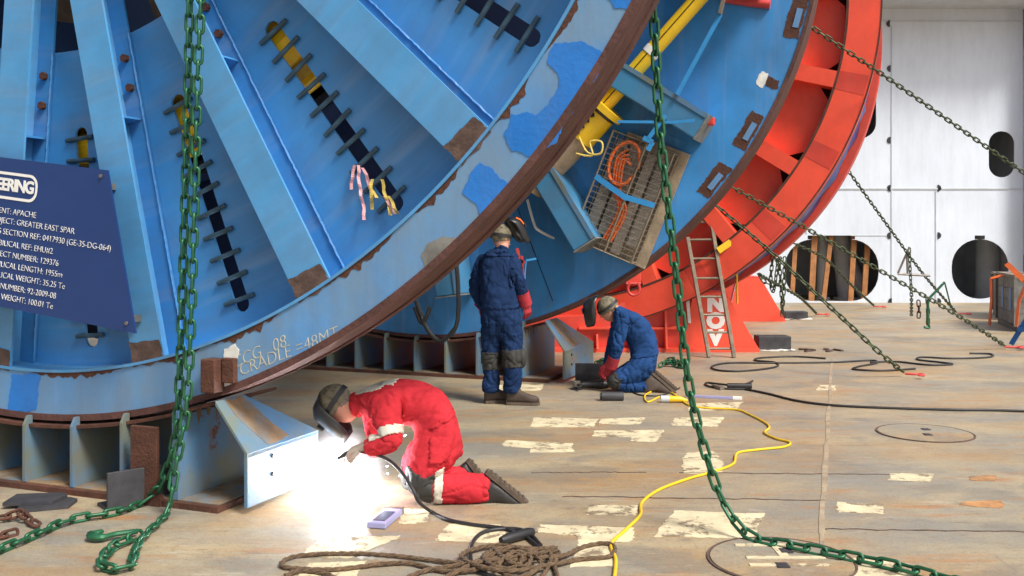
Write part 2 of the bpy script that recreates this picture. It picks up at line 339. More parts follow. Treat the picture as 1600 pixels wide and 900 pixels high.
# bulkhead at the back
WY = 24.8
def wx(px): return (px - 800) / FPX * WY
def wz(py): return CAMH - (py - HORIZ) / FPX * WY
def rrect(x0, x1, z0, z1, r, n=7, notch=None):
    o = []
    for cx, cz, a0 in ((x1 - r, z0 + r, -90), (x1 - r, z1 - r, 0), (x0 + r, z1 - r, 90), (x0 + r, z0 + r, 180)):
        if notch and a0 == 90: o += [(notch[1], z1), (notch[1], z1 + notch[2]), (notch[0], z1 + notch[2]), (notch[0], z1)]
        for k in range(n + 1):
            a = R_(a0 + 90 * k / n); o.append((cx + r * math.cos(a), cz + r * math.sin(a)))
    return o
bulk = thing('bulkhead', 'white painted steel ship bulkhead with rounded openings behind the red reel', 'bulkhead', (0, WY, 0))
holes = [rrect(wx(1226), wx(1373), 0.04, wz(374), 0.72, notch=(wx(1262), wx(1336), 0.10)), rrect(wx(1487), wx(1576), 0.10, wz(374), 0.7, notch=(wx(1523), wx(1539), 0.1)),
         rrect(wx(1545), wx(1585), wz(277), wz(205), 0.32), rrect(wx(1318), wx(1369), wz(216), wz(130), 0.40), rrect(-6.5, -4.2, 0.1, 1.75, 0.7)]
link('plating', plate_with_holes([(-18, 0.0), (13.2, 0.0), (13.2, 9.5), (-18, 9.5)], holes, 0.03), 'wall', bulk)
for z in (wz(295), wz(33)): MB().box((-2.4, -0.012, z), (31.1, 0.02, 0.035)).build('weld_strip', 'wallgrey', bulk)
for px, y0, y1 in ((1393, 40, 470), (1462, 297, 470), (1260, 40, 365)): MB().box((wx(px), -0.009, (wz(y0) + wz(y1)) / 2), (0.025, 0.014, wz(y0) - wz(y1))).build('weld_strip', 'wallgrey', bulk)
MB().box(((wx(1330) + wx(1393)) / 2, -0.007, wz(368)), (wx(1393) - wx(1330), 0.01, 0.02)).build('weld_strip', 'wallgrey', bulk)
for px, py in ((1391, 294), (1465, 294), (1391, 368), (1465, 368), (1391, 107), (1391, 219), (1390, 37), (1393, 471), (1465, 471)):
    mb = MB().ring(0.0001, 0.085, -0.022, -0.002, 14, R_(90 if px < 1400 else -90), R_(270 if px < 1400 else 90)); mb.xf(Matrix.Translation((wx(px), 0, wz(py)))); mb.build('scallop_dark', 'black', bulk)  # black half-discs painted as the dark of the scallop holes
# overhead girder and return wall
gir = thing('overhead_girder', 'grey overhead girder running along the top of the white bulkhead', 'girder', (0, WY, 0))
MB().box((-2, -0.75, 8.6), (32, 1.4, 1.9)).build('box_web', 'wallgrey', gir)
MB().box((-2, -0.80, 7.62), (32, 1.6, 0.05)).build('flange', 'wallgrey', gir)
side = MB().box((13.28, 24.5, 4.75), (0.1, 0.5, 9.5)).build('edge_frame', 'wall', label='white steel edge frame at the right end of the bulkhead', cat='frame')
back = thing('compartment', 'dark compartment behind the bulkhead openings', 'compartment', (0, 0, 0))
MB().box((-2, 28.2, 4.7), (32, 0.1, 9.4)).build('rear_wall', 'wallgrey', back); MB().box((-2, 26.5, 9.5), (32, 3.3, 0.1)).build('top_wall', 'wallgrey', back)
for x in (-18, 10.4, 13.3): MB().box((x, 26.5, 4.7), (0.1, 3.3, 9.4)).build('frame_wall', 'wallgrey', back)
pg = 'grey pipes inside the compartment'
for px0, py0, px1, py1, r, lab in ((1310, 374, 1322, 468, 0.22, 'vertical grey pipe on a flange inside the planked opening'), (1300, 370, 1352, 468, 0.17, 'slanted grey pipe inside the planked opening'), (1284, 372, 1284, 470, 0.14, 'thin upright grey pipe at left inside the planked opening'), (1543, 360, 1543, 470, 0.30, 'thick upright grey pipe inside the right opening')):
    a = P(px0, py0 - 30, 26.2); b = P(px1, py1, 26.2); b.z = 0
    t = thing('pipe', lab, 'pipe', b, group=pg); MB().tube([Vector((0, 0, 0)), a - b], r, 16).build('barrel', 'wallgrey', t, 40); MB().tube([(0, 0, 0), (0, 0, 0.06)], r * 1.5, 16).build('foot_flange', 'wallgrey', t, 40)
for i, (x0, x1, y0, y1, wd) in enumerate(((1243, 1242, 380, 468, 7), (1273, 1273, 370, 476, 9), (1299, 1292, 370, 474, 7), (1335, 1335, 369, 473, 8), (1356, 1356, 378, 466, 8))):
    a = P(x1, y1, 24.7); a.z = 0.0; b = P(x0, y0 - 6, 25.0)
    lab = ['leftmost short upright brown plank in the bulkhead opening', 'second brown plank from left in the bulkhead opening', 'slightly slanted brown plank in the middle of the opening', 'fourth brown plank from left in the bulkhead opening', 'rightmost short brown plank in the bulkhead opening'][i]
    a.y = 25.0; MB().bar(a, b, wd / FPX * 25, 0.06, up=(0, 1, 0)).build('timber_plank', 'plank', label=lab, cat='plank', group='planks standing in the opening')

# ================================================================ BLUE REEL
reel = thing('blue_reel', 'huge blue steel umbilical reel with radial spokes and rusty rim', 'reel', RC, -PHI)
NSP = 21; DTH = 360 / NSP; TH0 = -43.2
def radial(name, me, th, m, parent=reel, y=0.0):
    o = link(name, me, m, parent); o.location = (0, y, ZC); o.rotation_euler = (0, -R_(th), 0); return o
DY = 0.20                        # the disc plate lies this far behind the rim face
def at_c(mb): return mb.xf(Matrix.Translation((0, 0, ZC)))
at_c(MB().ring(RIN, RR, 0, 0.02, 240)).build('rim', 'rim', reel)
at_c(MB().ring(RR - 0.03, RR + 0.012, -0.006, 0.29, 240)).build('tread', 'tread', reel, 30)
at_c(MB().ring(RR + 0.0125, RR + 0.022, 0.19, 0.20, 240)).build('tread_ridge', 'tread', reel, 30)
at_c(MB().ring(RIN - 0.018, RIN, -0.012, DY, 240)).build('rim_lip', 'spoke', reel, 30)
# disc panels with radial slots
def panel_mesh():
    r0, r1, s0, s1, hw = 2.2, RIN - 0.018, 2.72, 4.2, 0.052
    rs = [r0, 2.45] + [s0 + hw * k / 5 for k in range(6)] + [3.0, 3.3, 3.6, 3.9] + [s1 - hw * (5 - k) / 5 for k in range(6)] + [r1]
    half = R_(DTH / 2); mb = MB()
    for sgn in (1, -1):
        g = []
        for r in rs:
            if r <= s0 or r >= s1: h = 0.0
            elif r < s0 + hw: h = math.sqrt(max(0, hw * hw - (s0 + hw - r) ** 2))
            elif r > s1 - hw: h = math.sqrt(max(0, hw * hw - (r - s1 + hw) ** 2))
            else: h = hw
            a0 = math.asin(h / r); g.append([(r * math.cos(a0 + (half - a0) * k / 3), DY, sgn * r * math.sin(a0 + (half - a0) * k / 3)) for k in range(4)])
        n = len(mb.v); mb.v += [Vector(p) for row in g for p in row]
        for i in range(len(rs) - 1):
            for k in range(3): mb.f.append((n + i * 4 + k, n + i * 4 + k + 1, n + i * 4 + 5 + k, n + i * 4 + 4 + k))
    me = mb.mesh('flange_panel'); bm = bmesh.new(); bm.from_mesh(me); bmesh.ops.remove_doubles(bm, verts=bm.verts, dist=1e-5)
    bmesh.ops.recalc_face_normals(bm, faces=bm.faces)
    ex = bmesh.ops.extrude_face_region(bm, geom=bm.faces[:]); vs = [e for e in ex['geom'] if isinstance(e, bmesh.types.BMVert)]
    bmesh.ops.translate(bm, verts=vs, vec=(0, 0.018, 0)); bmesh.ops.recalc_face_normals(bm, faces=bm.faces); bm.to_mesh(me); bm.free(); return me
pm = panel_mesh()
# spokes: I-beams
def spoke_meshes():
    a, b, wd = 1.2, RIN - 0.02, 0.25
    fl = MB().box(((a + b) / 2, 0.011, 0), (b - a, 0.018, wd)).mesh('front_flange')
    wb = MB().box(((a + b) / 2, 0.10, 0), (b - a, 0.156, 0.02)).mesh('web')
    bf = MB().box(((a + b) / 2, 0.188, 0), (b - a, 0.016, wd + 0.03)).mesh('back_flange')
    st = MB().box((2.78, 0.10, 0.066), (0.014, 0.152, 0.108)).mesh('stiffener')
    bo = MB().tube([(0, 0, 0), (0, -0.03, 0)], 0.028, 6).mesh('bolt')
    return fl, wb, bf, st, bo
FLm, WBm, BFm, STm, BOm = spoke_meshes()
WDm = MB().tube([(2.2 + 2.1 * k / 90, random.uniform(-.002, .002), random.uniform(-.002, .002)) for k in range(91)], [random.uniform(.007, .010) for k in range(91)], 5).mesh('weld_bead')
barm = MB().tube([(0, -0.016, -0.115), (0, -0.016, 0.115)], 0.0155, 8).mesh('slot_bar', 40)
burnm = MB().prism(rough_poly([Vector((4.19, -0.001, -0.12)), Vector((RIN + 0.01, -0.001, -0.123)), Vector((RIN + 0.01, -0.001, 0.123)), Vector((4.22, -0.001, 0.11))], 0.012, 8), (0, -0.003, 0)).mesh('burnt_patch')
for i in range(NSP):
    th = TH0 + DTH * i; thn = (th + 180) % 360 - 180; vis = -130 < thn < 10
    s = radial('spoke', FLm, th, 'spoke'); radial('spoke_web', WBm, th, 'spoke', s, 0); radial('spoke_back_flange', BFm, th, 'blue', s, 0)
    for c in s.children: c.location = (0, 0, 0); c.rotation_euler = (0, 0, 0)
    if vis:
        for nm, me, mt in (('stiffener', STm, 'blue'),): o = link(nm, me, mt, s)
        for r in (2.36, 2.56): o = link('bolt', BOm, 'rust', s); o.location = (r, 0.18, 0.085)
        o = link('burnt_patch', burnm, 'burn', s)
    if vis:
        for sz in (-1, 1): o = link('weld_bead', WDm, 'blue', s); o.location = (0, 0.176, sz * 0.142)
    tp = th + DTH / 2
    radial('flange_panel', pm, tp, 'blue')
    if -125 < (tp + 180) % 360 - 180 < -10:
        for k in range(10):
            r = 2.80 + 1.32 * k / 9; q = R_(tp)
            o = link('slot_bar', barm, 'bar', reel); o.location = (r * math.cos(q), DY, ZC + r * math.sin(q)); o.rotation_euler = (0, -q + R_(random.uniform(-3, 3)), 0)
# hub, drum and wound umbilical
at_c(MB().ring(0.4, 1.25, -0.02, 0.3, 64)).build('hub', 'blue', reel, 30)
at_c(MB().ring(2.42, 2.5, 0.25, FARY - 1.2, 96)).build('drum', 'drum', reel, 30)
for k in range(5):
    q = R_(TH0 + 8 + 33 * k - 110); MB().bar((1.2 * math.cos(q), 0.7, ZC + 1.2 * math.sin(q)), (1.9 * math.cos(q), 0.9, ZC + 1.9 * math.sin(q)), 0.18, 0.18).build('inner_brace', 'tan', reel)
um = thing('wound_umbilical', 'yellow umbilical wound on the blue drum, seen through the flange slots', 'umbilical', RC, -PHI)
for k, rr in enumerate((2.62, 2.84)):
    for j in range(3):
        mb = MB().tube([((rr) * math.cos(2 * math.pi * i / 96), 0.36 + 0.22 * j, ZC + rr * math.sin(2 * math.pi * i / 96)) for i in range(96)], 0.108, 8, closed=True)
        mb.build('coil', 'yellow' if (k + j) % 2 else 'yellowdirty', um, 40)
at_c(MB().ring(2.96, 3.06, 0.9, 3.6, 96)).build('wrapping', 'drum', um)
at_c(MB().ring(2.5, 4.3, 1.15, 1.2, 96)).build('slot_shade', 'drum', reel)  # dark disc standing in for the shade seen through the slots
# far flange
at_c(MB().ring(0.4, RR - 0.02, FARY, FARY + 0.02, 200)).build('far_disc', 'blue', reel)
at_c(MB().ring(RR - 0.03, RR + 0.01, FARY - 0.012, FARY + 0.385, 240)).build('far_tread', 'tread', reel, 30)
for th in (-33.6, -58.0, -82.2, -9.6, -106, -130, 14):
    m = MB().box((3.1, FARY - 0.23, 0), (2.1, 0.44, 0.29)).mesh('arm'); o = radial('support_arm', m, th, 'teal')
    b = o.modifiers.new('b', 'BEVEL'); b.width = 0.015; b.segments = 2
    c = link('end_plate', MB().box((4.158, FARY - 0.23, 0), (0.014, 0.455, 0.30)).mesh('end_plate'), 'stain', o)
    c = link('lit_edge_strip', MB().box((3.1, FARY - 0.456, 0.12), (2.08, 0.012, 0.05)).mesh('lit_edge_strip'), 'cradle', o)  # strip stands in for the arm's lit upper side face
# repaired patches and scars
def rim_patch(name, px, m, y=-0.003, jit=0.012, base=0.0, sub=6):
    pts = rough_poly([L(x, yy, base) for x, yy in px], jit, sub)
    for p in pts: p.y = base - 0.0005
    return MB().prism(pts, (0, y, 0)).build(name, m, reel)
rim_patch('fresh_paint_patch', [(865, 68), (905, 65), (946, 82), (938, 110), (908, 155), (885, 190), (866, 222), (835, 246), (800, 235), (788, 210), (800, 180), (825, 172), (838, 182), (850, 170), (875, 135), (870, 110), (855, 100)], 'bright')
rim_patch('fresh_paint_patch', [(752, 252), (797, 287), (768, 318), (752, 334), (737, 312), (722, 300), (735, 272)], 'bright')
rim_patch('fresh_paint_patch', [(20, 584), (64, 584), (58, 640), (10, 645)], 'bright')
rim_patch('fresh_paint_patch', [(950, -6), (1000, -6), (985, 20), (960, 12)], 'bright')
rim_patch('grey_stain', [(658, 400), (672, 380), (692, 369), (716, 372), (706, 392), (682, 416), (662, 420)], 'stain', -0.002, 0.008)
for t0, t1 in ((-91, -80), (-77, -72), (-71, -64), (-59, -52), (-50, -45), (-41, -37), (-35, -26), (-104, -94)):
    n = int((t1 - t0) * 5); pts = [Vector((RIN * math.cos(R_(t0 + (t1 - t0) * i / n)), -0.001, ZC + RIN * math.sin(R_(t0 + (t1 - t0) * i / n)))) for i in range(n + 1)]
    wv = [min(1, 3.5 * i / n, 3.5 * (n - i) / n) * max(.004, .030 + .035 * noise.noise(Vector((i * .31, t0, 0))) + random.uniform(-.004, .004)) for i in range(n + 1)]
    pts += [Vector(((RIN + wv[i]) * math.cos(R_(t0 + (t1 - t0) * i / n)), -0.001, ZC + (RIN + wv[i]) * math.sin(R_(t0 + (t1 - t0) * i / n)))) for i in reversed(range(n + 1))]
    MB().prism(pts, (0, -0.0015, 0)).build('rust_edge', 'rust', reel)
for q, sz, rot in (((1257, 30), (0.16, 0.42), -15), ((1180, 210), (0.16, 0.40), -33), ((1122, 287), (0.16, 0.40), -42), ((1207, 130), (0.13, 0.10), -20)):
    c = L(q[0], q[1], FARY); rr_ = math.hypot(c.x, c.z - ZC); th = math.degrees(math.atan2(c.z - ZC, c.x)); rr_ = min(rr_, RR - 0.05 - sz[0] / 2)
    pl_ = rough_poly([Vector((rr_ + sx * sz[0] / 2, FARY - 0.001, sy * sz[1] / 2)) for sx, sy in ((-1, -1), (1, -1), (1, 1), (-1, 1))], 0.012, 14)
    radial('rust_scar', MB().prism(pl_, (0, -0.002, 0)).mesh('rust_scar'), th, 'rust')
    if sz[1] > 0.2: radial('scar_plate', MB().box((rr_ + 0.02, FARY - 0.006, 0.0), (0.06, 0.008, 0.2)).mesh('scar_plate'), th, 'rim')
    else: radial('primer_spot', MB().prism(rough_poly([Vector((rr_ - 0.16 + x, FARY - 0.001, z)) for x, z in ((0, -.07), (.09, -.08), (.09, .08), (0, .07))], 0.012, 5), (0, -0.0015, 0)).mesh('primer_spot'), th, 'primer')
# seams on the far disc
for th in (-68, -73): radial('seam', MB().box((3.5, FARY - 0.002, 0), (2.0, 0.004, 0.008)).mesh('seam'), th, 'drum')
# chalk writing on the rim and the rusty clip beside it
def on_reel(me, px0, px1, y, m, name, parent=reel):
    a = L(*px0, y); b = L(*px1, y); t = (b - a).normalized(); n = Vector((0, -1, 0)); up = n.cross(t)
    o = link(name, me, m, parent); o.matrix_local = Matrix(((t.x, up.x, n.x, a.x), (t.y, up.y, n.y, a.y), (t.z, up.z, n.z, a.z), (0, 0, 0, 1))); return o
on_reel(text_mesh('1  CCG . 08', 0.105, 0.001, 0.25, bold=-0.0022), (342, 586), (460, 536), -0.0012, 'chalk', 'chalk_writing')
on_reel(text_mesh('CRADLE =48MT', 0.105, 0.001, 0.2, bold=-0.0022), (375, 588), (525, 530), -0.0012, 'chalk', 'chalk_writing')
clip = MB(); a = L(347, 585, 0); clip.box((a.x - 0.03, -0.05, a.z), (0.10, 0.1, 0.2)); clip.box((a.x + 0.07, -0.02, a.z + 0.03), (0.09, 0.04, 0.15)); clip.build('welded_clip', 'rust', reel, bevel=0.006)
rim_patch('primer_spot', [(350, 545), (366, 538), (374, 548), (370, 600), (352, 606)], 'primer', -0.003, 0.008)
# coloured tape tied to the third slot
tp_ = thing('tape_ribbons', 'pink and yellow tape ribbons tied to the slot bars', 'tape', RC, -PHI)
random.seed(21)
for x0, y0, m, n, dx in ((554, 258, 'pink', 4, -1), (560, 258, 'pink', 9, 1), (566, 262, 'pink', 5, 4), (582, 280, 'ytape', 5, -1), (597, 280, 'ytape', 6, 2), (606, 306, 'ytape', 3, 5), (600, 306, 'pink', 3, 6), (576, 290, 'ytape', 2, 7)):
    x, y = x0, y0; ps = [L(x, y, 0.15)]
    for k in range(n): x += dx + random.uniform(-2, 2); y += 9.5; ps.append(L(x, y, 0.15 + random.uniform(-.025, .02)))
    mb = MB(); rings = []
    for k, p in enumerate(smoothpath(ps, 3)):
        a_ = 0.5 + 0.6 * math.sin(k * 0.9 + x0); w_ = 0.010; v_ = Vector((math.cos(a_), math.sin(a_), 0)) * w_; e_ = Vector((-math.sin(a_), math.cos(a_), 0)) * 0.0012
        rings.append([p - v_ - e_, p + v_ - e_, p + v_ + e_, p - v_ + e_])
    mb.loft(rings).build('ribbon', m, tp_)

# ---------------------------------------------------------------- sign board
tl, tr, br = L(-150, 227, -0.16), L(168, 266, -0.16), L(212, 521, -0.16)
ex = (tr - tl).normalized(); ey = Vector((0, -1, 0)).cross(ex); hgt = -(br - tr).dot(ey)
sg = thing('sign_board', 'navy blue information board with white lettering fixed to the blue spokes', 'sign', RC, -PHI)
mb = MB(); wdt = (tr - tl).length; shr = (br - tr).dot(ex)
c0 = tr; pts = [tr, tr - ex * wdt, tr - ex * wdt - ey * hgt, tr - ey * hgt + ex * shr]
mb.prism(pts, (0, 0.012, 0)).build('board', 'navy', sg)
def sign_text(s, x, y, size, bold=0.0, sp=1.0): # x from the right top corner
    o = link('lettering', text_mesh(s, size, 0.001, 0, sp, 'RIGHT', bold), 'white', sg); p = tr + ex * x - ey * y + Vector((0, -0.003, 0)); n = Vector((0, -1, 0))
    o.matrix_local = Matrix(((ex.x, ey.x, n.x, p.x), (ex.y, ey.y, n.y, p.y), (ex.z, ey.z, n.z, p.z), (0, 0, 0, 1)))
def sgp(px, py): q = L(px, py, -0.16) - tr; return q.dot(ex), -q.dot(ey)
for s, px, py, sz in (('CLIENT: APACHE', 57, 341, 0.062), ('PROJECT: GREATER EAST SPAR', 117, 366, 0.062), ('CROSS SECTION REF: 0417930 (GE-35-DG-064)', 174, 393, 0.062), ('UMBILICAL REF: EHU#2', 83, 397, 0.062), ('PROJECT NUMBER: 129376', 92, 416, 0.062), ('UMBILICAL LENGTH: 1955m', 98, 434, 0.062), ('UMBILICAL WEIGHT: 35.25 Te', 102, 452, 0.062), ('REEL NUMBER: 92-2009-08', 88, 467, 0.062), ('GROSS WEIGHT: 100.01 Te', 83, 483, 0.062)):
    x, y = sgp(px, py); sign_text(s, x, y, sz * .88, -0.0011, 0.97)
x, y = sgp(53, 306); sign_text('ENGINEERING', x, y - .012, 0.108, 0.004, 0.86)
x1, y0 = sgp(61, 275); x1b, y1 = sgp(58, 318)
fr = MB(); ro_ = rrect(x1 - 1.2, x1, -y1 + 0.0, -y0, 0.07); ri_ = [(a_, b_) for a_, b_ in rrect(x1 - 1.182, x1 - 0.018, -y1 + 0.018, -y0 - 0.018, 0.055)]
n = len(ro_); V3 = lambda q: tr + ex * q[0] + ey * q[1] + Vector((0, -0.003, 0))
fr.v = [V3(q) for q in ro_] + [V3(q) for q in ri_]; fr.f = [(i, (i + 1) % n, n + (i + 1) % n, n + i) for i in range(n)]; fr.build('logo_outline', 'white', sg)
for px, py in ((158, 275), (198, 505)): q = L(px, py, -0.163); MB().tube([q, q + Vector((0, -0.008, 0))], 0.012, 8).build('screw', 'steel', sg)
for px, py in ((150, 290), (190, 500), (30, 290), (40, 480)):
    q = L(px, py, -0.147); MB().box(q + Vector((0, 0.073, 0)), (0.04, 0.146, 0.04)).build('stand_off', 'steel', sg)

# ================================================================ BLUE CRADLES
def make_cradle(y0, label, uright, W):
    t = thing('reel_cradle', label, 'cradle', RC, -PHI, 'blue cradles under the reel')
    MB().box((-0.2, y0 + W / 2, 0.018), (uright * 2 + 0.02, W + 0.06, 0.036)).build('base_plate', 'rust', t)
    MB().box((-0.2, y0 + W / 2, 0.039), (uright * 2 - 0.03, W - 0.02, 0.005)).build('base_top', 'wash', t)
    zr = lambda u: ZC - math.sqrt((RR + 0.03) ** 2 - u * u)
    # saddle plate
    mb = MB(); n = 30; us = [-1.85 + 3.28 * i / n for i in range(n + 1)]
    mb.loft([[(u, y0 + 0.03, zr(u) - 0.004), (u, y0 + W - 0.03, zr(u) - 0.004), (u, y0 + W - 0.03, zr(u) - 0.024), (u, y0 + 0.03, zr(u) - 0.024)] for u in us]).build('saddle_plate', 'rust', t)
    u = -1.65
    while u < uright - 0.35:
        zt = zr(u) - 0.026; yf = -0.014 if y0 < 1 else FARY - 0.03; poly = [(u, y0, 0.042), (u, y0 + W, 0.042), (u, y0 + W, zt), (u, yf, zt), (u, yf, zt + 0.075), (u, y0 + 0.03, zt + 0.075), (u, y0, zt + 0.02)]
        MB().prism(poly, (0.022, 0, 0)).build('rib', 'cradle', t); u += 0.405
    ub = uright - 0.53
    for sgn in (1, -1):
        ubb = ub if sgn > 0 else -0.4 - ub; ue = uright if sgn > 0 else -0.4 - uright
        zt = zr(ub) - 0.004
        MB().prism([(ubb, y0, 0.042), (ubb, y0 + W, 0.042), (ubb, y0 + W, zt - .02), (ubb, -0.014 if y0 < 1 else FARY - 0.03, zt - .02), (ubb, -0.014 if y0 < 1 else FARY - 0.03, zt + 0.07), (ubb, y0 + 0.03, zt + 0.07), (ubb, y0, zt)], (0.025 * sgn, 0, 0)).build('end_rib', 'cradle', t)
        MB().box((ue - 0.0125 * sgn, y0 + W / 2, 0.202), (0.025, W, 0.32)).build('end_plate', 'cradle', t, bevel=0.004)
        ut = ub + 0.30; ztop = zr(ut) - 0.01; utt = ut if sgn > 0 else -0.4 - ut
        MB().prism([(ue, y0, 0.362), (ue, y0 + W, 0.362), (utt, y0 + W * 0.36, ztop), (utt, y0, ztop)], (0, 0, -0.024)).build('sloped_plate', 'cradle', t)
        if sgn > 0:
            mid = lambda f, g: Vector((ue + (utt - ue) * f, y0 + W * g * (1 - .64 * f), 0.3625 + (ztop - 0.362) * f)); sp = []
            for f, g in ((.04, .30), (.06, .62), (.5, .66), (.97, .9), (.97, .3), (.55, .22)): sp.append(mid(f, g))
            q_ = []; nrm = (sp[1] - sp[0]).cross(sp[2] - sp[0]).normalized(); nrm = nrm if nrm.z > 0 else -nrm
            for i, p in enumerate(sp):
                for k in range(10): c = p.lerp(sp[(i + 1) % 6], k / 10); q_.append(c + noise.noise_vector(c * 18) * .015 * (1 if 0 < k else 0.3))
            q_ = [c - nrm * (c - sp[0]).dot(nrm) for c in q_]; MB().prism(q_, nrm * 0.0015).build('rust_wash', 'wash', t)
            for k in range(5):
                ya = y0 + .08 + .09 * k; MB().prism([(ubb + .0255, ya, zt - .01), (ubb + .0255, ya + .05, zt - .01), (ubb + .0255, ya + .032, zt - .05 - .05 * random.random()), (ubb + .0255, ya + .012, zt - .05 - .09 * random.random())], (0.0012, 0, 0)).build('rust_run', 'wash', t)
        for k, z in enumerate((0.30, 0.19)): MB().tube([(ue, y0 + 0.25, z), (ue + sgn * 0.012, y0 + 0.25, z)], 0.014, 8).build('hole_dark_disc', 'black', t)  # raised black discs stand in for the dark of two holes
    return t
make_cradle(-0.075, 'near blue ribbed steel cradle carrying the reel, its end plate lit by welding', 1.735, 0.76)
make_cradle(FARY - 0.13, 'far blue ribbed steel cradle under the reel behind the standing man', 1.87, 1.15)
# rusty stopper plates against the near cradle
a = RC + UX * 1.0 + AX * -0.10
t = thing('rusty_stopper', 'rust brown steel plate standing against the near cradle', 'plate', (a.x, a.y, 0), -PHI)
MB().box((0, 0, 0.275), (0.2, 0.03, 0.41)).build('upright_plate', 'rust', t, bevel=0.004); MB().box((0, 0.0, 0.035), (0.26, 0.035, 0.07)).build('foot_bar', 'rust', t)
p0, p1 = G(168, 800), G(250, 785); dv = (p1 - p0); 
t = thing('angle_plate', 'dark rusty angle plate on the deck beside the left green chain', 'plate', p0, math.atan2(dv.y, dv.x))
MB().box((0.19, 0.01, 0.115), (0.38, 0.02, 0.23)).build('upright_leg', 'darksteel', t, bevel=0.003); MB().box((0.19, 0.10, 0.01), (0.38, 0.16, 0.02)).build('flat_leg', 'darksteel', t); MB().box((0.24, -0.003, 0.12), (0.03, 0.006, 0.18)).build('rust_run', 'rust', t)
c = G(62, 790)
for i, (dx, dy, z, rz, lab) in enumerate(((0.05, -0.02, 0.0, 0.35, 'dark grey steel offcut lying lowest on the deck by the chain'), (-0.04, 0.03, 0.021, 0.1, 'dark grey steel offcut lying on top of another plate'))):
    o = MB().prism([(-0.15, -0.11, 0), (0.13, -0.1, 0), (0.17, 0.05, 0), (0.12, 0.11, 0), (-0.15, 0.1, 0)], (0, 0, 0.02)).build('steel_offcut', 'darksteel', label=lab, cat='plate', group='offcuts on the deck'); o.location = (c.x + dx, c.y + dy, z + 0.001); o.rotation_euler.z = rz

# ================================================================ THINGS ON THE FAR FLANGE
yt = FARY - 0.30
ut = thing('umbilical_end', 'straight yellow umbilical end with a flanged collar on the far flange', 'umbilical', RC, -PHI)
A, B_ = L(1125, -40, yt), L(946, 163, yt); d_ = (B_ - A).normalized(); sdv = d_.cross(Vector((0, 1, 0)))
MB().tube([A, B_], 0.088, 16).build('yellow_tube', 'yellow', ut, 40)
MB().bar(A + Vector((0, -0.088, 0)), B_ + Vector((0, -0.088, 0)), 0.004, 0.012, up=sdv).build('seam_line', 'black', ut)
m_ = A.lerp(B_, 0.56); MB().tube([m_, m_ + d_ * 0.08], 0.094, 16).build('white_band', 'white', ut, 40)
MB().tube([B_ - d_ * 0.0, B_ + d_ * 0.07], 0.26, 24).build('collar', 'yellow', ut, 40)
MB().tube([B_ + d_ * 0.07, B_ + d_ * 0.11], 0.2, 24).build('collar_neck', 'darksteel', ut, 40)
MB().tube([B_ + d_ * 0.11, B_ + d_ * 0.46], 0.205, 24).build('bolted_body', 'yellow', ut, 40)
for k in range(4): q = B_ + d_ * (0.16 + 0.08 * k) + Vector((0, -0.2, 0)) + sdv * 0.03; MB().box(q, (0.045, 0.03, 0.045)).build('bolt', 'black', ut)
MB().tube([B_ + d_ * 0.46, B_ + d_ * 1.25], [0.19, 0.15], 20).build('steel_body', 'tan', ut, 40)
MB().tube(smoothpath([L(905, 215, yt - .25), L(918, 238, yt - .25), L(938, 240, yt - .25), L(940, 222, yt - .25), L(922, 222, yt - .25), L(925, 243, yt - .25), L(900, 240, yt - .25)], 6), 0.012, 6).build('earth_wire', 'ytape', ut)
# wire basket with hoses
yb = FARY - 0.20
bo = L(976, 308, yb); bk = thing('wire_basket', 'tilted wire mesh basket of timber and orange hose strapped to the far flange', 'basket', RC + UX * bo.x + AX * bo.y, -PHI); bk.location.z = bo.z
TL = R_(-22); ROT = Matrix.Rotation(-TL * -1, 4, 'Y'); BW, BL_, BD = 0.72, 1.26, 0.22
def bkt(mb, name, m, smooth=None): return mb.xf(Matrix.Rotation(R_(22), 4, 'Y')).build(name, m, bk, smooth)
mb = MB()
for y in (-BD / 2, BD / 2):
    mb.tube([(-BW / 2, y, -BL_ / 2), (BW / 2, y, -BL_ / 2), (BW / 2, y, BL_ / 2), (-BW / 2, y, BL_ / 2)], 0.014, 8, closed=True)
for sx in (-1, 1):
    for sz in (-1, 1): mb.tube([(sx * BW / 2, -BD / 2, sz * BL_ / 2), (sx * BW / 2, BD / 2, sz * BL_ / 2)], 0.014, 8)
mb.tube([(0.04, -BD / 2, -BL_ / 2), (0.04, -BD / 2, BL_ / 2)], 0.013, 8)
bkt(mb, 'frame', 'alu', 40)
mb = MB()
for i in range(1, 11): x = -BW / 2 + BW * i / 11; mb.tube([(x, -BD / 2, -BL_ / 2), (x, -BD / 2, BL_ / 2)], 0.0028, 5)
for i in range(1, 20):
    z = -BL_ / 2 + BL_ * i / 20; mb.tube([(-BW / 2, -BD / 2, z), (BW / 2, -BD / 2, z)], 0.0028, 5)
    for sx in (-1, 1): mb.tube([(sx * BW / 2, -BD / 2, z), (sx * BW / 2, BD / 2, z)], 0.0035, 5)
bkt(mb, 'wire_mesh', 'steel')
bkt(MB().box((0.10, BD / 2 + 0.04, 0.01), (0.74, 0.03, 1.34)), 'back_board', 'tan')
for i, (x, w_, z, l_) in enumerate(((-0.24, 0.12, 0.0, 1.1), (-0.08, 0.14, 0.05, 1.05), (0.12, 0.1, -0.04, 1.15), (0.27, 0.12, 0.02, 1.0))): bkt(MB().box((x, 0.03 + 0.02 * (i % 2), z), (w_, 0.08, l_)), 'timber', 'wood')
for k in range(4):
    x = -0.02 + 0.03 * k; bkt(MB().tube(smoothpath([(x - 0.12, -0.06, 0.5 - 0.05 * k), (x - 0.2, -0.07, 0.35), (x - 0.12, -0.05 - 0.01 * k, 0.05), (x + 0.02, -0.06, -0.15), (x - 0.02, -0.05, -0.5)]), 0.013, 8), 'orange_hose', 'orange', 40)
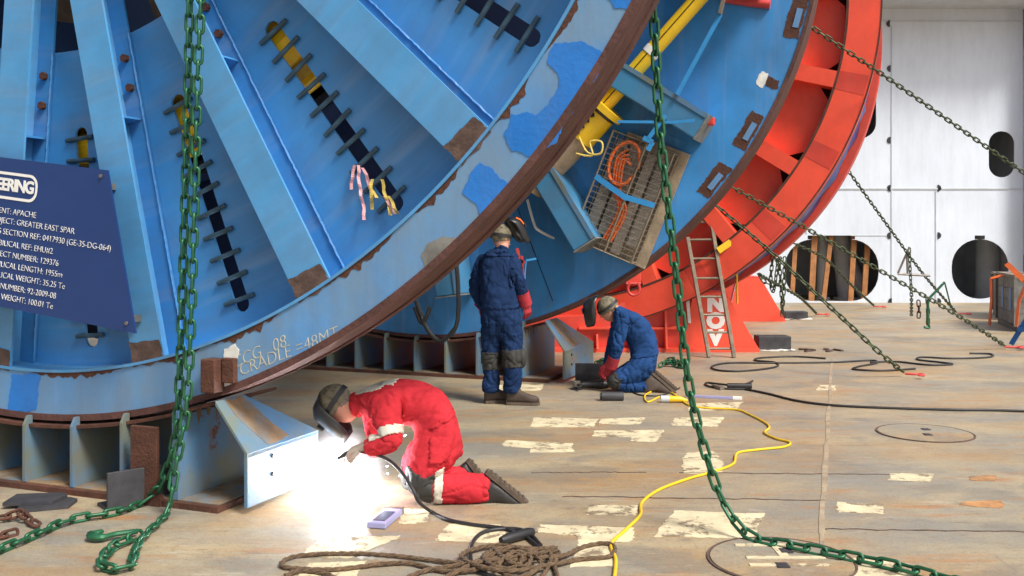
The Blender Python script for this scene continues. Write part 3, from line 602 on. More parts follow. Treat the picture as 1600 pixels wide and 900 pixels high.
bkt(MB().tube(smoothpath([(0.16 * math.cos(q * .5) - 0.12, -0.09, 0.34 + 0.24 * math.sin(q * .5)) for q in range(0, 13)], 3), 0.02, 8), 'hose_loop', 'orange', 40)
for x0, z0, x1, z1 in ((-0.36, 0.10, 0.06, 0.0), (0.04, 0.01, 0.37, 0.04)): bkt(MB().bar((x0, -BD / 2 - 0.012, z0), (x1, -BD / 2 - 0.012, z1), 0.006, 0.06, up=(0, 0.01, 1)), 'blue_strap', 'strapblue')
# lifting straps
st = thing('lifting_strap', 'light blue webbing strap from a ratchet down to the wire basket', 'strap', RC, -PHI); ys = FARY - 0.5
def strap(pts, w_=0.045):
    mb = MB(); ps = [L(x, y, ys) for x, y in pts]
    for p, q in zip(ps, ps[1:]): mb.bar(p, q, 0.006, w_, up=(q - p).cross(Vector((0, 1, 0))))
    mb.build('webbing', 'strapblue', st)
strap([(1126, 22), (1058, 148)]); strap([(1040, 180), (1012, 218)]); strap([(965, 190), (1050, 191), (1085, 188)], 0.03); strap([(1005, 215), (1020, 222), (1012, 235)], 0.05)
MB().bar(L(1135, -20, ys), L(1125, 22, ys), 0.03, 0.07, up=(0, 1, 0)).build('ratchet', 'alu', st)
strap([(1145, -60), (1135, -20)])
pd = thing('red_padeye', 'small red padeye on the end of the upper support arm', 'padeye', RC, -PHI)
q = L(1105, 190, FARY - 0.25); MB().box(q + Vector((0.02, 0, 0)), (0.12, 0.05, 0.09)).build('lug', 'redhook', pd, bevel=0.015); MB().tube([q + Vector((0.03, -0.06, 0)), q + Vector((0.03, 0.06, 0))], 0.03, 10).build('pin', 'redhook', pd)
rs = thing('red_slot_filler', 'red tubes showing through the slot of the far flange at top', 'tube', RC, -PHI)
a, b = L(1140, 0, FARY), L(1192, 8, FARY)
for k in range(3): q = a.lerp(b, 0.15 + 0.35 * k); MB().tube([q + Vector((-0.13, -0.02, 0.03)), q + Vector((0.13, -0.02, -0.02))], 0.045, 10).build('tube_end', 'redhook', rs, 40)
# bent handrail behind the standing man
hr = thing('grab_rail', 'thin bent white handrail beneath the middle support arm', 'rail', RC, -PHI)
MB().tube(smoothpath([L(824, 312, yb), L(834, 348, yb), L(842, 360, yb), L(870, 374, yb + 0.25)], 5), 0.016, 8).build('tube', 'white', hr, 40)
# hanging hoses behind the near rim
hz = thing('black_hoses', 'black hoses hanging down behind the near rim', 'hose', RC, -PHI)
for pts in ([(650, 470), (668, 515), (690, 533), (712, 512)], [(712, 400), (716, 450), (715, 500), (705, 525)], [(648, 480), (660, 505), (672, 480)]):
    MB().tube(smoothpath([L(x, y, FARY - 0.6) for x, y in pts], 6), 0.026, 8).build('hose', 'black', hz, 40)
rb = thing('red_harness', 'red webbing harness hanging in front of the standing man', 'harness', (0, 0, 0))
for x0, y0, x1, y1 in ((808, 388, 815, 420), (815, 400, 818, 445), (806, 405, 820, 410)): MB().bar(P(x0, y0, 9.9), P(x1, y1, 9.9), 0.05, 0.03).build('webbing', 'redhook', rb)
MB().bar(P(822, 407, 9.9), P(838, 404, 9.9), 0.02, 0.02).build('tie', 'strapblue', rb); MB().tube(smoothpath([P(822, 407, 9.9), P(820, 430, 9.9), P(821, 450, 9.9)]), 0.008, 6).build('tie_line', 'strapblue', rb)

# ================================================================ RED REEL
QC = Vector((0.626, 14.33, 0)); QZ = 4.87; QR = 4.56; QI = 4.14
rr = thing('red_reel', 'large red steel reel with double rim behind the blue reel', 'reel', QC, -PHI)
def at_q(mb, y=0): return mb.xf(Matrix.Translation((0, y, QZ)))
at_q(MB().ring(QI, QR, 0, 0.03, 220)).build('front_rim', 'red', rr)
at_q(MB().ring(QR - 0.03, QR + 0.004, 0.031, 0.5, 220)).build('rim_band', 'redb', rr, 30)
at_q(MB().ring(QR + 0.001, QR + 0.018, -0.006, 0.03, 220)).build('rim_edge', 'rust', rr, 30)
rh = R_(9.0); pts = [(2.6, -rh), (3.84, -rh), (4.10, -rh + R_(3.6))] + [(4.115, -rh + R_(3.6 + 10.8 * k / 6)) for k in range(1, 6)] + [(4.10, rh - R_(3.6)), (3.84, rh), (2.6, rh)]
rpm = MB().prism([Vector((r * math.cos(q), 0.24, r * math.sin(q))) for r, q in pts], (0, 0.02, 0)).mesh('web_panel')
for i in range(20):
    o = link('web_panel', rpm, 'red', rr); o.location = (0, 0, QZ); o.rotation_euler = (0, -R_(-24.3 + 18 * i), 0)
at_q(MB().ring(3.6, 4.5, 0.9, 0.93, 160)).build('gap_shade', 'black', rr)  # black ring painted as the shade behind the panel gaps
at_q(MB().ring(QI - 0.012, QI + 0.02, -0.004, 0.02, 220)).build('inner_edge', 'rust', rr, 30)
spm = MB().box((3.4, 0.17, 0), (1.5, 0.345, 0.22)).mesh('red_spoke')
for i in range(20):
    o = link('spoke', spm, 'red', rr); o.location = (0, -0.001, QZ); o.rotation_euler = (0, -R_(-15.3 + 18 * i), 0)
at_q(MB().ring(QR - 0.35, QR, 0, 0.03, 220), 2.9).build('rear_rim', 'redb', rr); at_q(MB().ring(QR - 0.03, QR + 0.01, 0.031, 0.55, 220), 2.9).build('rear_band', 'redb', rr, 30)
at_q(MB().ring(2.4, 2.6, 0.3, 3.2, 96)).build('core', 'redb', rr, 30)
for t0 in (-30.5, -46, -17, -62):
    n = 6; MB().prism([Vector((r * math.cos(R_(t)), -0.001, QZ + r * math.sin(R_(t)))) for r, t in [(QI + .02, t0), (QR - .02, t0), (QR - .02, t0 + 3.4), (QI + .02, t0 + 3.4)]], (0, -0.002, 0)).build('weld_patch', 'redb', rr)
tb = thing('blue_tarpaulin', 'folded blue tarpaulin wrapped between the red rims', 'tarpaulin', QC, -PHI)
mb = MB(); rings = []
for i in range(80):
    an = R_(-100 + 125 * i / 79); ring = []
    for j in range(9):
        y = 0.55 + 2.3 * j / 8; r = QR - 0.10 + 0.07 * noise.noise(Vector((i * 0.33, j * 0.9, 3))) ; ring.append((r * math.cos(an), y, QZ + r * math.sin(an)))
    rings.append(ring)
mb.v = [Vector(p) for r in rings for p in r]; mb.f = [(i * 9 + j, i * 9 + j + 1, i * 9 + 10 + j, i * 9 + 9 + j) for i in range(79) for j in range(8)]
o = mb.build('sheet', 'tarp', tb, 30); md = o.modifiers.new('s', 'SOLIDIFY'); md.thickness = 0.01
# red base with feet
def red_base(y0, label, letters):
    t = thing('red_cradle', label, 'cradle', QC, -PHI * 0, 'red cradles under the red reel')
    o0 = G(1185, 550); t.location = (o0.x, o0.y + y0, 0)
    if y0 > 1: t.location = (5.42, 19.1, 0)
    # local x: along the front, 0 = right bottom corner of the foot, negative to the left
    zc = lambda x: QZ - math.sqrt(max(0.1, (QR + 0.03) ** 2 - (t.location.x + x - QC.x - (1.0 if y0 < 1 else 2.4)) ** 2))
    MB().box((-2.2, 0.45, 0.03), (4.4, 1.0, 0.06)).build('base_plate', 'red', t)
    foot = [(0.0, 0.06), (-1.12, 0.06), (-0.93, 0.86), (-0.47, 0.86)]
    MB().prism([(x, 0, z) for x, z in foot], (0, 0.03, 0)).build('foot_plate', 'red', t)
    MB().prism([(0.0, 0.03, 0.06), (0.0, 0.75, 0.06), (-0.47, 0.75, 0.86), (-0.47, 0.03, 0.86)], (-0.03, 0, 0)).build('foot_side', 'redb', t)
    MB().box((-0.7, 0.4, 0.875), (0.46, 0.75, 0.03)).build('foot_top', 'redb', t)
    MB().prism([(-1.12, 0.05, 0.06), (-0.93, 0.05, 0.86), (-0.55, 0.05, 1.12), (-0.95, 0.05, 1.12), (-1.6, 0.05, 0.83), (-2.5, 0.05, 0.52), (-4.3, 0.05, 0.42), (-4.3, 0.05, 0.06)], (0, 0.5, 0)).build('saddle_body', 'redb', t)
    MB().prism([(-1.3, -0.03, 0.36), (-1.12, -0.03, 0.40), (-1.12, -0.03, 0.33), (-2.6, -0.03, 0.33), (-2.6, -0.03, 0.36)], (0, 0.078, 0)).build('ledge', 'red', t)
    for x, h in ((-1.36, 0.62), (-1.86, 0.52), (-2.35, 0.26), (-2.62, 0.26)): MB().prism([(x, 0.05, 0.06), (x, -0.14, 0.06), (x, -0.02, h), (x, 0.05, h)], (0.03, 0, 0)).build('stiffener', 'red', t)
    if letters:
        for s, z in (('N', 0.60), ('O', 0.355), ('V', 0.11)):
            me = text_mesh(s, 0.31, 0.002, 0, 1, 'CENTER', 0.022); o = link('letter', me, 'white', t); o.rotation_euler = (R_(90), 0, 0); o.location = (-0.62, -0.004, z); o.scale = (1.0, 0.95, 1)
        MB().prism([(-1.02, -0.03, 0.42), (-0.98, -0.03, 0.42), (-1.03, -0.03, 1.12), (-1.09, -0.03, 1.12)], (0, 0.03, 0)).build('bare_weld', 'primer', t)
    return t
red_base(0, 'front red steel cradle with white upright letters on its foot', True)
red_base(5.2, 'rear red steel cradle foot behind the lettered one', False)
# shackle
sh = thing('red_shackle', 'pinkish red shackle hanging from the red cradle above the kneeling man', 'shackle', P(990, 450, 13.3))
sh.scale = (.62, .62, .62)
MB().tube(smoothpath([(-0.09, 0, 0.12), (-0.13, 0, 0.0), (-0.1, 0, -0.11), (0, 0, -0.16), (0.1, 0, -0.11), (0.13, 0, 0), (0.09, 0, 0.12)], 5), 0.035, 8).build('bow', 'redhook', sh, 40); MB().tube([(-0.17, 0, 0.1), (0.17, 0, 0.1)], 0.03, 8).build('pin', 'redhook', sh, 40); MB().box((0, 0.05, 0.2), (0.34, 0.06, 0.3)).build('lug', 'redb', sh, bevel=0.02)
# welded stop blocks with white primer
for px0, px1, py0, py1, lab in ((1187, 1238, 524, 545, 'dark steel stop block on white primer beside the lettered red foot'), (1228, 1264, 485, 496, 'smaller dark steel stop block beside the rear red foot')):
    c = G((px0 + px1) / 2, py1 + 3); k = c.y / FPX; t = thing('stop_block', lab, 'block', c, 0, 'stop blocks by the red feet')
    MB().box((0, 0.2, (py1 - py0) * k / 2 + 0.006), ((px1 - px0) * k, 0.3, (py1 - py0) * k)).build('block', 'darksteel', t, bevel=0.01)
    MB().prism(rough_poly([(-(px1 - px0) * k * .56, -0.06, 0), ((px1 - px0) * k * .6, -0.06, 0), ((px1 - px0) * k * .58, 0.4, 0), (-(px1 - px0) * k * .56, 0.4, 0)], 0.02), (0, 0, 0.005)).build('primer_patch', 'primer', t)
yw = MB().bar(P(1122, 392, 13.4), P(1142, 378, 13.4), 0.02, 0.09).build('yellow_strap', 'yellow', label='short yellow strap across the red rim beside the ladder', cat='strap'); MB().bar(P(1151, 428, 13.9), P(1152, 474, 13.9), 0.02, 0.05, up=(0, 1, 0)).build('yellow_webbing', 'yellow', label='yellow webbing hanging down between the two red feet', cat='strap')

# ================================================================ LADDER
f0, f1 = G(1108, 559), G(1147, 559); t0, t1 = P(1074, 371, 13.55), P(1109, 335, 13.55)
ld = thing('ladder', 'worn aluminium ladder leaning on the red reel over the white letters', 'ladder', (0, 0, 0))
for a, b in ((f0, t0), (f1, t1)): MB().bar(a + Vector((0, 0, 0.004)), b, 0.05, 0.07, up=(0, 1, 0)).build('rail', 'alu', ld, bevel=0.006)
for py in (545, 520, 493, 465, 436, 405, 375, 347):
    def onl(a, b):
        k = (559 - py) / (559 - (HORIZ - (b.z - CAMH) / b.y * FPX)); return a.lerp(b, k)
    a, b = onl(f0, t0), onl(f1, t1)
    if py < 372: a = a + (b - a) * 0.6
    MB().tube([a, b], 0.017, 8).build('rung', 'alu', ld, 40)

# ================================================================ CHAINS
def link_mesh(pitch, wire, width):
    n = 7; h = pitch / 2 + wire * 0.1; rw = width / 2 - wire / 2; pts = []
    for k in range(n + 1): a = math.pi * k / n; pts.append((h - rw + wire / 2 + rw * math.sin(a) - 0, rw * math.cos(a), 0))
    for k in range(n + 1): a = math.pi + math.pi * k / n; pts.append((-(h - rw + wire / 2) + rw * math.sin(a), rw * math.cos(a), 0))
    return MB().tube(pts, wire / 2, 7, closed=True).mesh('link', 60)
LM = {}
def chain(name, label, pts, pitch=0.09, wire=0.019, width=0.062, m='chain', group=None, floor=True):
    path = smoothpath(pts, 14); ln = [0]
    for p, q in zip(path, path[1:]): ln.append(ln[-1] + (q - p).length)
    def at(s):
        s = max(0, min(s, ln[-1] - 1e-6))
        for i in range(len(ln) - 1):
            if ln[i + 1] >= s: return path[i].lerp(path[i + 1], (s - ln[i]) / max(1e-9, ln[i + 1] - ln[i]))
    key = (pitch, wire, width, m)
    if key not in LM: LM[key] = link_mesh(pitch, wire, width)
    base = min(path, key=lambda p: p.z).copy(); t = thing(name, label, 'chain', base, 0, group)
    k = 0; s = 0; roll0 = random.uniform(0, 0.5)
    while s < ln[-1] - pitch * 0.5:
        a, b = at(s), at(s + pitch); x = (b - a).normalized(); c = (a + b) / 2 - base
        up = Vector((0, 0, 1)) if abs(x.z) < 0.8 else Vector((0.3, -1, 0))
        y = up.cross(x).normalized(); z = x.cross(y)
        onfloor = (a.z + b.z) / 2 < 0.05
        ang = (0.35 if k % 2 else math.pi / 2 * 0.85) if onfloor else (k % 2) * math.pi / 2 + roll0
        y, z = y * math.cos(ang) + z * math.sin(ang), z * math.cos(ang) - y * math.sin(ang)
        o = link('link', LM[key], m, t); o.matrix_local = Matrix(((x.x, y.x, z.x, c.x), (x.y, y.y, z.y, c.y), (x.z, y.z, z.z, c.z), (0, 0, 0, 1)))
        s += pitch; k += 1
    return t
def hook(parent, at, dirv, m, s=1.0, name='hook'):
    at = Vector(at); d = Vector(dirv).normalized(); sd_ = Vector((-d.y, d.x, 0)).normalized()
    pts = [at, at + d * 0.1 * s, at + d * 0.17 * s + sd_ * 0.03 * s, at + d * 0.22 * s + sd_ * 0.0 * s, at + d * 0.22 * s - sd_ * 0.05 * s, at + d * 0.16 * s - sd_ * 0.075 * s]
    MB().tube(smoothpath(pts, 4), [0.014 * s] * 8 + [0.019 * s] * 9 + [0.015 * s] * 3 + [0.007 * s], 8).build(name, m, parent, 40)
fl = 0.03
gA = [P(297, -260, 5.72), P(297, -60, 5.72), P(294, 120, 5.72), P(288, 350, 5.72), P(283, 520, 5.72), P(279, 620, 5.72), P(273, 690, 5.75), P(255, 748, 5.78), G(228, 783, fl), G(180, 800, fl), G(140, 806, fl), G(100, 815, fl), G(60, 833, fl), G(0, 858, fl), G(-70, 885, fl)]
chain('green_chain', 'green chain hanging at left then trailing off along the deck to the left edge', gA, group='thick green chains')
gB = [P(318, -260, 5.66), P(316, -60, 5.66), P(309, 120, 5.66), P(303, 350, 5.66), P(298, 520, 5.66), P(291, 640, 5.66), P(280, 700, 5.66), P(272, 745, 5.66), P(268, 775, 5.62), G(262, 800, fl), G(245, 818, fl), G(224, 838, fl), G(210, 862, fl), G(205, 884, fl), G(165, 888, fl), G(160, 872, fl), G(182, 850, fl), G(212, 838, fl), G(226, 831, fl)]
t = chain('green_chain', 'green chain hanging at left and ending on the deck in a hook', gB, group='thick green chains')
hook(t, G(215, 830, fl) - t.location, G(150, 838, fl) - G(215, 830, fl), 'chain', 1.05)
gC = [Vector((1.02, 4.62, 4.6)), P(1010, -160, 4.9), P(1016, -40, 5.1), P(1022, 30, 5.25), P(1031, 200, 5.3), P(1046, 340, 5.3), P(1062, 480, 5.3), P(1076, 600, 5.3), P(1100, 700, 5.3), P(1130, 785, 5.28), G(1172, 838, fl), G(1240, 853, fl), G(1320, 868, fl), G(1400, 884, fl), G(1470, 903, fl), G(1560, 925, fl)]
chain('green_chain', 'green chain hanging in front of the ladder and running out along the deck', gC, group='thick green chains')
thin = dict(pitch=0.09, wire=0.020, width=0.066, m='chainold', group='lashing chains of the red reel')
chain('lashing_chain', 'upper lashing chain crossing the white bulkhead to the right edge', [P(1262, 38, 12.3), P(1330, 84, 12.3), P(1400, 131, 12.6), P(1600, 270, 13.3), P(1800, 405, 14), G(1990, 545)], **thin)
t = chain('lashing_chain', 'long rusty lashing chain ending in a red hook near the right crate', [P(1143, 292, 12.6), P(1260, 357, 13.0), P(1400, 437, 13.4), P(1500, 495, 13.7), G(1570, 540, 0.05)], **thin); hook(t, G(1570, 542, 0.05) - t.location, (1, -0.2, 0), 'redhook', 1.05, 'red_hook')
t = chain('lashing_chain', 'lashing chain running to a red hook in the middle of the open deck', [P(1120, 322, 12.4), P(1200, 390, 12.0), P(1300, 482, 11.5), P(1370, 547, 11.2), G(1412, 582, 0.05)], **thin); hook(t, G(1414, 584, 0.05) - t.location, (1, -0.5, 0), 'redhook', 0.9, 'red_hook')
t = chain('lashing_chain', 'far lashing chain slanting down past the hanging tensioner', [P(1322, 262, 17.5), P(1380, 343, 18.3), P(1440, 425, 19.4), G(1494, 488, 0.05)], **thin); hook(t, G(1496, 490, 0.05) - t.location, (1, -0.3, 0), 'redhook', 1.1, 'red_hook')
thing_ = dict(pitch=0.09, wire=0.021, width=0.07, m='chainold', group='chains by the bulkhead opening')
t = chain('loose_chain', 'green chain sloping across the planked bulkhead opening', [P(1240, 380, 20), P(1290, 405, 20.5), P(1330, 445, 21), G(1366, 478, 0.04)], **thing_); hook(t, G(1366, 479, .04) - t.location, (1, -.2, 0), 'redhook', 1.1, 'red_hook')
t = chain('loose_chain', 'green chain dropping to a red hook in front of the planked opening', [P(1185, 428, 17), P(1215, 445, 18), P(1250, 465, 19), G(1276, 490, 0.04)], **thing_); hook(t, G(1276, 491, .04) - t.location, (1, -.2, 0), 'redhook', 1.1, 'red_hook')
chain('loose_chain', 'chain bunch hanging in loops under the red rim', [P(1208, 398, 16), P(1204, 440, 16), P(1209, 455, 16), P(1214, 420, 16), P(1217, 402, 16), P(1220, 445, 16), P(1223, 488, 16)], **thing_)
chain('loose_chain', 'chain strand hanging straight down beside the chain bunch', [P(1226, 402, 16.1), P(1225, 450, 16.1), P(1222, 492, 16.1)], **thing_)
chain('loose_chain', 'slack chain curving from the red rim to the chain bunch', [P(1186, 428, 16), P(1196, 442, 16), P(1212, 445, 16), P(1222, 440, 16)], **thing_)
chain('loose_chain', 'vertical green chain hanging from the far lashing chain to the deck', [P(1421, 388, 19), P(1422, 420, 19), P(1424, 460, 19), G(1424, 494, 0.05)], **thing_)
chain('loose_chain', 'short chain with a hook hanging below the lever', [P(1449, 465, 15.5), P(1450, 485, 15.5), P(1450, 505, 15.5)], **thing_)
chain('loose_chain', 'short rusty chain hanging beside the lever', [P(1435, 470, 15.5), P(1436, 485, 15.5), P(1435, 500, 15.5)], pitch=0.09, wire=0.021, width=0.07, m='rust', group='chains by the bulkhead opening')
tn = thing('chain_tensioner', 'triangular chain tensioner hanging on the far lashing chain', 'tensioner', P(1421, 388, 19))
for a, b in (((1421, 386), (1403, 427)), ((1403, 428), (1453, 431)), ((1417, 395), (1418, 428))): MB().tube([P(*a, 19) - tn.location, P(*b, 19) - tn.location], 0.022, 8).build('lever_rod', 'steel', tn)
tn = thing('chain_lever', 'green lever binder on the long rusty lashing chain', 'tensioner', P(1450, 468, 15))
MB().tube([Vector((0, 0, 0)), P(1476, 441, 15) - tn.location], 0.02, 8).build('handle', 'chain', tn); MB().tube(smoothpath([Vector((0, 0, 0)), P(1449, 500, 15) - tn.location, P(1452, 512, 15) - tn.location, P(1444, 511, 15) - tn.location], 4), 0.02, 8).build('hook', 'chain', tn, 40)
MB().tube([P(1476, 441, 15) - tn.location, P(1486, 480, 15.3) - tn.location], 0.012, 6).build('tie_chain', 'chain', tn)
# chain heap behind the kneeling man, and rusty chain at the left edge
chain('chain_heap', 'small heap of green chain on the deck behind the kneeling man', [G(1030, 572, .03), G(1046, 562, .09), G(1052, 570, .03), G(1066, 573, .03), G(1050, 560, .10), G(1040, 568, .04), G(1062, 566, .06)], pitch=0.09, wire=0.02, width=0.066)
chain('chain_heap', 'green chain lying behind the dark steel block at the kneeling man', [G(930, 568, .03), G(945, 562, .05), G(950, 568, .06), G(936, 564, .08), G(955, 566, .04)], pitch=0.09, wire=0.02, width=0.066)
chain('rusty_chain', 'rusty brown chain on the deck at the left edge', [G(-30, 812, .02), G(10, 808, .03), G(30, 800, .05), G(45, 812, .03), G(58, 820, .02)], pitch=0.075, wire=0.018, width=0.055, m='rust')
chain('rusty_chain', 'lower rusty chain strand at the left edge of the deck', [G(-40, 845, .02), G(0, 838, .02), G(22, 832, .02)], pitch=0.075, wire=0.018, width=0.055, m='rust')

# ================================================================ CABLES, ROPE
def cable(name, label, px, r, m, cat='cable', lift=0.0):
    pts = [G(*p[:2], (p[2] if len(p) > 2 else r + 0.001)) for p in px]; path = smoothpath(pts, 8); b = path[0].copy(); b.z = 0
    t = tag(MB().tube([p - b for p in path], r, 8).build(name, m, None, 60), label, cat); t.location = b; return t
cable('yellow_cable', 'yellow power cable snaking from the plug across the deck', [(1030, 620), (1012, 628), (1008, 618), (1025, 610), (1048, 613), (1075, 632), (1100, 637), (1150, 640), (1172, 648), (1195, 660), (1202, 668), (1195, 676), (1212, 685), (1234, 691), (1225, 698), (1180, 703), (1152, 708), (1145, 725), (1110, 738), (1075, 748), (1030, 765), (1003, 785), (1000, 805), (975, 830), (955, 850), (962, 875), (958, 915)], 0.0095, 'yellow')
wp = [P(562, 705, 5.85), P(600, 715, 5.8), P(625, 735, 5.7), P(645, 765, 5.6), P(655, 785, 5.6)]
w0 = G(675, 800, .012); path = smoothpath(wp + [w0, G(700, 812, .012), G(740, 820, .012), G(790, 826, .012), G(820, 838, .012), G(838, 852, .012), G(845, 860, .012)], 8)
o = MB().tube(path, 0.011, 8).build('welding_cable', 'black', None, 60, label='black welding lead from the welder\'s hand to the connector on the deck', cat='cable')
cable('welding_cable', 'black cable loop under the rope pile', [(845, 852), (825, 832), (800, 826), (760, 830), (740, 845), (735, 870), (745, 890), (780, 905)], 0.011, 'black')
o = thing('cable_connector', 'black cable connector lying above the rope pile', 'connector', G(808, 846)); dq = G(832, 838) - G(782, 852)
MB().tube([-dq / 2 + Vector((0, 0, .03)), -dq * .3 + Vector((0, 0, .03)), dq * .35 + Vector((0, 0, .03)), dq / 2 + Vector((0, 0, .03))], [0.018, 0.028, 0.028, 0.02], 10).build('sleeve', 'black', o, 40); MB().tube([dq / 2 + Vector((0, 0, .03)), dq * .62 + Vector((0, 0, .03))], 0.012, 8).build('metal_tip', 'alu', o)
cable('black_cable', 'long black cable running across the deck to the right edge', [(1165, 608), (1200, 615), (1245, 626), (1300, 633), (1380, 637), (1480, 640), (1560, 641), (1640, 644)], 0.012, 'black')
cable('black_cable', 'coiled end of the black cable with its connector', [(1165, 608), (1130, 607), (1106, 603), (1104, 598), (1125, 600), (1160, 603), (1176, 595), (1165, 600), (1140, 606)], 0.011, 'black')
o = thing('cable_connector', 'black connector joining the long cable and its coil', 'connector', G(1155, 607)); MB().tube([(-0.13, 0, .03), (0.13, -0.02, .03)], 0.03, 10).build('sleeve', 'black', o, 40); MB().bar((-0.27, 0.05, 0.02), (-0.21, -0.12, 0.02), 0.05, 0.035).build('clamp', 'steel', o)
cable('thin_cable', 'thin dark cable looping on the far deck left of the hook', [(1290, 560), (1240, 557), (1190, 559), (1180, 563), (1210, 566), (1215, 572), (1190, 577), (1150, 580), (1120, 578), (1113, 572), (1140, 567), (1200, 567), (1300, 566), (1360, 563), (1370, 567), (1340, 573), (1335, 577), (1380, 579), (1430, 576)], 0.012, 'black')
cable('thin_cable', 'thin dark cable wriggling on the far deck right of the hook', [(1360, 566), (1400, 565), (1450, 570), (1488, 569), (1470, 566), (1435, 562), (1440, 558), (1490, 560), (1545, 558), (1548, 553), (1515, 552)], 0.012, 'black')
cable('thin_cable', 'short dark wire loop between kneeling man and plug', [(985, 610), (1000, 617), (1030, 618), (1050, 612), (1062, 606)], 0.008, 'black')
# rope pile
rp_ = thing('rope_pile', 'tangled pile of brown rope on the deck in the foreground', 'rope', G(780, 880))
random.seed(11)
def rope(px, name='rope_strand'):
    pts = [G(x, y, 0.014 + z * 0.5) - rp_.location for x, y, z in px]; path = smoothpath(pts, 14); mb = MB()
    for k in range(3):                # three twisted strands
        pp = []; s = 0
        for i, p in enumerate(path):
            t = (path[min(i + 1, len(path) - 1)] - path[max(i - 1, 0)]).normalized(); sx = t.cross(Vector((0, 0, 1))).normalized(); up = sx.cross(t)
            if i: s += (p - path[i - 1]).length
            a = s / 0.05 * 2 + 2.094 * k; pp.append(p + (sx * math.cos(a) + up * math.sin(a)) * 0.0062)
        mb.tube(pp, 0.0068, 6)
    mb.build(name, 'rope', rp_, 60)
rope([(960, 862, .0), (958, 852, 0), (940, 849, 0), (910, 855, 0), (880, 868, .02), (840, 872, .03), (790, 878, .04), (740, 890, .02), (690, 892, 0), (640, 880, 0), (590, 882, 0), (520, 890, 0), (450, 887, 0), (441, 878, 0), (470, 868, 0), (540, 865, 0), (610, 868, 0), (680, 876, 0), (730, 880, .03), (790, 870, .05), (840, 858, .03), (870, 856, 0)])
rope([(960, 862, 0), (950, 870, 0), (900, 875, .0), (850, 884, .04), (800, 892, .05), (750, 885, .06), (720, 870, .04), (740, 858, .02), (780, 852, .02), (820, 860, .05), (845, 880, .05), (820, 900, .02), (780, 905, 0)])
rope([(690, 905, 0), (720, 890, .03), (760, 870, .05), (790, 862, .07), (815, 872, .07), (800, 888, .06), (770, 884, .07), (755, 868, .06), (790, 856, .04), (850, 860, .03), (860, 875, .03), (845, 905, 0)])
rope([(445, 900, 0), (470, 892, 0), (510, 897, 0), (540, 915, 0)]); rope([(620, 910, 0), (660, 893, 0), (710, 884, .02), (770, 876, .06), (830, 866, .06), (872, 862, .02), (866, 880, 0), (872, 905, 0)])
rope([(770, 855, .04), (782, 868, .08), (800, 880, .08), (822, 884, .06), (828, 870, .06), (806, 862, .08), (785, 874, .09), (778, 890, .04), (800, 902, .0)])

# ================================================================ TOOLS
def tool(name, label, cat, px, py, rz=0): return thing(name, label, cat, G(px, py), rz)
t = tool('electrode_box', 'lilac grey electrode box lying on the deck by the weld', 'box', 602, 815, R_(78)); MB().box((0, 0, 0.02), (0.30, 0.11, 0.035)).build('carton', 'lilac', t, bevel=0.006); MB().box((0.16, 0, 0.022), (0.03, 0.115, 0.04)).build('lid', 'alu', t, bevel=0.004); MB().box((-0.02, 0, 0.039), (0.18, 0.07, 0.003)).build('print', 'drum', t)
t = tool('angle_grinder', 'black angle grinder on the deck by the kneeling man\'s knees', 'grinder', 922, 608, R_(8)); MB().tube([(-0.10, 0, .05), (0.02, 0, .05), (0.12, 0, .05), (0.2, 0, .05)], [0.03, 0.04, 0.05, 0.042], 12).build('body', 'black', t, 40); MB().tube([(-0.15, 0, .03), (-0.15, 0, .09)], 0.045, 12).build('gear_head', 'steel', t, 40); MB().tube([(-0.15, 0, .008), (-0.15, 0, .014)], 0.07, 18).build('disc', 'darksteel', t); MB().tube([(-0.14, -0.05, .06), (-0.14, -0.17, .06)], 0.016, 8).build('side_handle', 'black', t)
t = tool('steel_roller', 'dark cylinder lying on the deck in front of the kneeling man', 'cylinder', 957, 626, 0); MB().tube([(-0.11, 0, .045), (0.11, 0, .045)], 0.045, 16).build('barrel', 'darksteel', t, 40); MB().tube([(-0.125, 0, .045), (-0.11, 0, .045)], 0.035, 16).build('end_cap', 'black', t, 40)
t = tool('yellow_plug', 'yellow and grey industrial plug on the yellow cable', 'plug', 1050, 629, R_(-4)); MB().tube([(-0.11, 0, .035), (-0.03, 0, .035)], 0.036, 12).build('socket', 'wallgrey', t, 40); MB().tube([(-0.03, 0, .035), (0.08, 0, .035), (0.15, 0, .02)], [0.034, 0.03, 0.014], 12).build('yellow_shell', 'yellow', t, 40)
t = tool('steel_strip', 'flat violet grey steel strip on the deck behind the centre chain', 'strip', 1110, 622, R_(-17)); MB().box((0, 0, 0.012), (0.5, 0.06, 0.02)).build('strip', 'lilac', t); MB().box((0.27, 0, 0.014), (0.09, 0.065, 0.024)).build('tip', 'white', t)
c = G(922, 600); t = thing('steel_block', 'dark rusty steel plate block between far cradle and kneeling man', 'block', (c.x, c.y + 0.1, 0), -0.1)
MB().box((0.03, 0, 0.11), (0.38, 0.04, 0.22)).build('upright_plate', 'darksteel', t, bevel=0.004); MB().box((0.03, 0.09, 0.01), (0.38, 0.14, 0.02)).build('foot', 'rust', t)
random.seed(3)
t = tool('deck_debris', 'small dark debris clump on the far deck', 'debris', 1283, 548)
for k in range(7): MB().box((random.uniform(-.25, .25), random.uniform(-.12, .12), 0.012), (random.uniform(.06, .2), random.uniform(.03, .08), 0.022), Matrix.Rotation(random.uniform(0, 3), 3, 'Z')).build('flake', 'burn', t)

